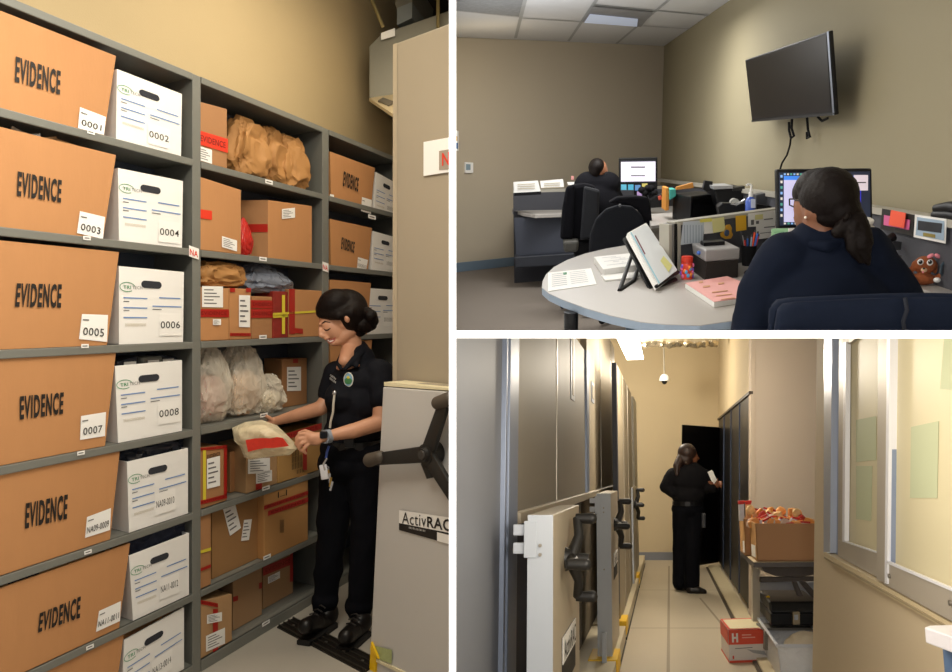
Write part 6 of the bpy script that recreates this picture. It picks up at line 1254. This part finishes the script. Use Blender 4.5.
col=[c(q(803,240,.03),q(812,245,-.05),.020,.02),c(q(812,245,-.05),q(826,247,-.075),.02,.02),c(q(826,247,-.075),q(840,242,-.05),.02,.02),c(q(840,242,-.05),q(846,238,.0),.02,.018)]
blob(col,.006,'collar',NAVYC,wo,sm=3)
# chair back with a jacket over it
oc=thing(B,'office_chair','dark navy covered office chair back behind the seated officer','chair',B.Y(865,330,2.28)); r=P_(B,2.25)
m=MB(); rows=[]
top_=[(775,322),(777,309),(782,303.5),(795,301.5),(830,299.8),(870,298),(905,297),(935,296.8),(975,298)]
NAVYJ=mat('navy_jacket_cloth','#171f31',.8,spec=.15,var=.12,scale=12,bump=.15,bscale=40)
for j in range(9):
    rows.append([r(x+ (0 if i else -j*.4),y+(0,1,4,9,15,24,34,46,60)[j],-.03+.012*math.sin(x*.09+j*.7)-.02*math.sin(min(1,j/3)*1.57)) for i,(x,y) in enumerate(top_)])
m.sheet(rows,NAVYJ); m.sheet([[p+V((0,.06,0)) for p in rw] for rw in rows],NAVYJ)
m.tube([rows[0][i]+V((0,.02,-.01)) for i in range(9)],[.014]+[.018]*7+[.018],NAVYJ,14); m.build('draped_jacket',oc,glob=True,smooth=True)
m=MB(); slab(m,[(779,326),(783,306),(800,303),(975,301),(975,380),(779,380)],2.27,.04,MATTE,.01); m.build('backrest',oc,glob=True)
m=MB(); m.tube([r(905,298,-.055),r(907,310,-.07),r(903,322,-.07),r(906,336,-.07)],.006,mat('seam_navy','#171c29',.8)); m.build('seam',oc,glob=True,smooth=True)
# ---- far officer and her chair
q=P_(B,6.9); k3=6.9/800; Rf=lambda px:px*k3
fo=thing(B,'person','person in black seated with back turned at the far monitor','person',B.Y(598,262,6.9))
body=[('e',q(599,169,0),(Rf(8),.09,Rf(9.5))),('e',q(603,172,.0),(Rf(5),.06,Rf(7))),('e',q(601,170.5,-.06),(.008,.01,.016)),c(q(598,176,0),q(597,186,0),.045,.05),c(q(597,190,0),q(600,250,0),.07,.1)]
blob(body,.010,'body',mat('skin_mid_brown','#a56f52',.5),fo,sm=3)
blob([('e',q(597,167.5,-.01),(Rf(8.6),.095,Rf(9.2))),('e',q(595,172,-.02),(Rf(6),.08,Rf(8)))],.010,'hair',HAIR,fo,sm=3)
m=MB(); m.sph(q(605,175,-.01),(.035,.06,.04),MATTE); m.build('mask',fo,glob=True,smooth=True)
BC=mat('black_jacket_cloth','#101015',.9,spec=.12,var=.2,scale=10)
blob([c(q(588,186,0),q(606,185,0),.12,.12),('e',q(597,205,0),(Rf(24),.18,Rf(26))),c(q(585,190,0),q(580,215,.05),.09,.08),c(q(608,190,0),q(617,203,.1),.09,.07),c(q(617,203,.1),q(626,205,.35),.07,.05),('e',q(600,240,0),(Rf(26),.22,Rf(30)))],.014,'black_top',BC,fo,wr=.012,ws=4,sm=4)
# coat over the left chair
lc=thing(B,'office_chair','far black office chair with a coat hung over it left of the far officer','chair',B.Y(580,262,6.5)); r=P_(B,6.45)
m=MB(); slab(m,[(566,190),(570,185.5),(585,183),(596,186),(600,240),(560,240),(562,210)],6.5,.12,BC,.03); slab(m,[(566,187),(575,184),(573,240),(560,239),(563,205)],6.44,.06,BC,.02); slab(m,[(584,186),(600,190),(598,236),(580,241)],6.43,.06,mat('black_jacket_soft','#181a20',.9),.02); m.build('coat',lc,glob=True)
m=MB(); slab(m,[(563,242),(579,241),(578,252),(564,253)],6.3,.35,mat('dim_armrest','#3a3833',.6),.02); m.build('armrest',lc,glob=True)
m=MB(); slab(m,[(570,240),(604,238),(606,262),(576,262)],6.6,.3,MATTE,.03); m.build('seat',lc,glob=True)
m=MB(); a=B.Y(590,262,6.75); m.cyl(a,V((a.x,a.y,.06)),.04,MATTE); 
for k in range(5): an=k*math.tau/5; m.tube([V((a.x,a.y,.07)),V((a.x+.3*math.cos(an),a.y+.3*math.sin(an),.04))],.025,MATTE)
m.build('base',lc,glob=True)
rc=thing(B,'office_chair','black mesh backed office chair with a jacket nearer the rounded desk','chair',B.Y(620,262,6.1))
def arch(xc,yt,wx,yb,n=14): return [(xc-wx,yb)]+[(xc-wx*math.cos(math.pi*i/n),yt+ (yb-yt)*.42*(1-math.sin(math.pi*i/n))) for i in range(n+1)]+[(xc+wx,yb)]
m=MB(); slab(m,[(589,256),(590,235),(596,219),(606,209),(618,205),(632,206),(642,215),(648,232),(650,254),(640,262),(600,262)],6.05,.07,mat('blue_black_mesh','#13151b',.8,spec=.2,var=.1,scale=60),.02); m.build('backrest',rc,glob=True)
m=MB(); slab(m,[(608,203),(617,197),(636,196),(648,197),(651,206),(654,240),(649,250),(645,225),(638,210),(622,204)],6.1,.12,BC,.02); m.build('jacket',rc,glob=True)
m=MB(); a=B.Y(620,258,6.25); m.cyl(a,V((a.x,a.y,.06)),.04,MATTE)
for k in range(5): an=k*math.tau/5+.4; m.tube([V((a.x,a.y,.07)),V((a.x+.3*math.cos(an),a.y+.3*math.sin(an),.04))],.025,MATTE)
m.build('base',rc,glob=True)
m=MB(); m.sph(B.Y(620,205.5,6.0),(.012,.01,.012),mat('grey_button','#55565a',.5),n=10); m.build('knob',rc,glob=True,smooth=True)
# ---- officer in the vault corridor
q=P_(D,9.8); k4=9.8/800; Rf=lambda px:px*k4
vo=thing(D,'person','person in black uniform with a ponytail reading a paper by the open black door','person',D.z(688,592,0))
body=[('e',q(689,455,0),(Rf(8),.09,Rf(9.5))),('e',q(693,458,0),(Rf(5),.06,Rf(6.5))),('e',q(698.5,458.5,0),(.016,.014,.016)),c(q(688,461,0),q(687,470,0),.05,.06),c(q(687,475,0),q(688,515,0),.08,.08),
 c(q(706,482,-.05),q(714,487,-.05),.045,.035),c(q(714,487,-.05),q(718,485,-.08),.034,.03),('e',q(719,484,-.08),(.04,.035,.035)),c(q(683,518,0.02),q(680,584,.06),.05,.04),c(q(692,518,0),q(692,586,-.06),.05,.04)]
for j in range(4): body+=finger([q(719,482+1.3*j,-.08),q(721.5,482+1.3*j,-.11),q(721,484+1.2*j,-.14)],.012,.010)
body+=finger([q(717,482,-.1),q(717.5,479,-.13)],.013,.010)
blob(body,.010,'body',mat('skin_warm_brown','#8f5a3e',.5),vo,sm=2)
BRH=mat('dark_brown_hair','#33211a',.5,var=.4,scale=30,stretch=(1,1,5))
blob([('e',q(687,452.5,-.02),(Rf(9.3),.11,Rf(9))),('e',q(683.5,456,-.0),(Rf(6),.09,Rf(9))),c(q(681,459,-.05),q(677,466,-.10),.06,.05),c(q(677,466,-.10),q(677,475,-.14),.05,.018),('e',q(686,459,-.03),(Rf(7),.09,Rf(8)))],.010,'hair',BRH,vo,sm=3)
blob([('e',q(689,479,0),(Rf(19),.17,Rf(16))),('e',q(688,492,0),(Rf(17),.15,Rf(16))),c(q(673,475,0),q(666,487,.0),.085,.075),c(q(666,487,.0),q(673,493,-.05),.07,.06),c(q(703,476,0),q(707,487,-.03),.085,.07),c(q(707,487,-.03),q(713,488,-.06),.065,.05),c(q(682,467,0),q(693,467,0),.07,.07)],.011,'uniform_shirt',mat('black_shirt_cloth','#151417',.85,spec=.15,var=.1,scale=20),vo,wr=.008,ws=6,sm=4)
blob([('e',q(688,509,0),(Rf(16),.15,Rf(10))),c(q(683,512,0),q(681,545,.05),.125,.10),c(q(681,545,.05),q(679,582,.06),.098,.08),c(q(694,512,0),q(692,548,-.05),.12,.10),c(q(692,548,-.05),q(692,586,-.06),.098,.085)],.011,'trousers',BLACKTROU,vo,wr=.006,ws=5,sm=3)
for (x,y,d,L) in ((678,585.5,.1,9),(691,590,-.1,13)):
    blob([c(q(x,y,d),q(x+L*.6,y+1,d-.02),.055,.05),c(q(x+L*.6,y+1,d-.02),q(x+L,y+2,d-.03),.05,.035)],.010,'shoe',LEATHER,vo,sm=2)
m=MB(); 
ring=[q(688,503.5,0)+V((math.cos(i/20*math.tau)*.185,math.sin(i/20*math.tau)*.155,0)) for i in range(21)]
for a,b in zip(ring,ring[1:]): m.hexa([a-ZZ*.025,b-ZZ*.025,b*1-ZZ*.025+V((0,.01,0)),a-ZZ*.025+V((0,.01,0)),a+ZZ*.025,b+ZZ*.025,b+ZZ*.025+V((0,.01,0)),a+ZZ*.025+V((0,.01,0))],mat('belt_leather',''))
m.build('belt',vo,glob=True); m=MB(); slab(m,bq(702,513,706,528),9.6,.05,mat('radio_grey','#34363c',.5),.01,room=D); m.build('belt_radio',vo,glob=True)
m=MB(); slab(m,[(707.5,472),(712,470),(717,480),(714,484)],9.55,.01,PAPER,room=D); slab(m,[(708,473),(713,471),(716,479),(712,482)],9.53,.005,PAPER,room=D); gsolo(D,'held_paper','white paper held by the person beside the open black door','paper',m)
# ================= each room ends at the dividers: trim whatever would run into them
bpy.context.view_layer.update()
def trim_all():
    def n_of(x0,y0,x1,y1,keep):
        a=V(((x0-PX)/F,1,-(y0-PY)/F)); b=V(((x1-PX)/F,1,-(y1-PY)/F)); n=a.cross(b).normalized(); k=V(((keep[0]-PX)/F,1,-(keep[1]-PY)/F))
        return n if n.dot(k)>0 else -n
    PL={A:[n_of(449.1,0,449.1,600,(200,300))],B:[n_of(456,0,456,600,(700,100)),n_of(456,330.6,900,330.6,(700,100))],D:[n_of(456,0,456,600,(700,500)),n_of(456,338,900,338,(700,500))]}
    for o in list(sc.objects):
        if o.type!='MESH' or o.name in('wall_divider','trim_slab'): continue
        room=ROOM.get(o.name)
        if room is None: continue
        mw=o.matrix_world; co=[mw@v.co-CAM for v in o.data.vertices]
        for n in PL[room]:
            ds=[c.dot(n) for c in co]
            if not ds: break
            if min(ds)>=-1e-4: continue
            if max(ds)<=1e-4: bpy.data.objects.remove(o); o=None; break
            inv=mw.inverted(); p=inv@CAM; nn=(mw.to_3x3().transposed()@n).normalized()
            bm=bmesh.new(); bm.from_mesh(o.data); bmesh.ops.bisect_plane(bm,geom=bm.verts[:]+bm.edges[:]+bm.faces[:],plane_co=p,plane_no=nn,clear_inner=True,clear_outer=False)
            me=o.data.copy(); bm.to_mesh(me); bm.free(); o.data=me
            co=[mw@v.co-CAM for v in me.vertices]
    for o in list(sc.objects):
        if o.type=='EMPTY' and not o.children: bpy.data.objects.remove(o)
trim_all()
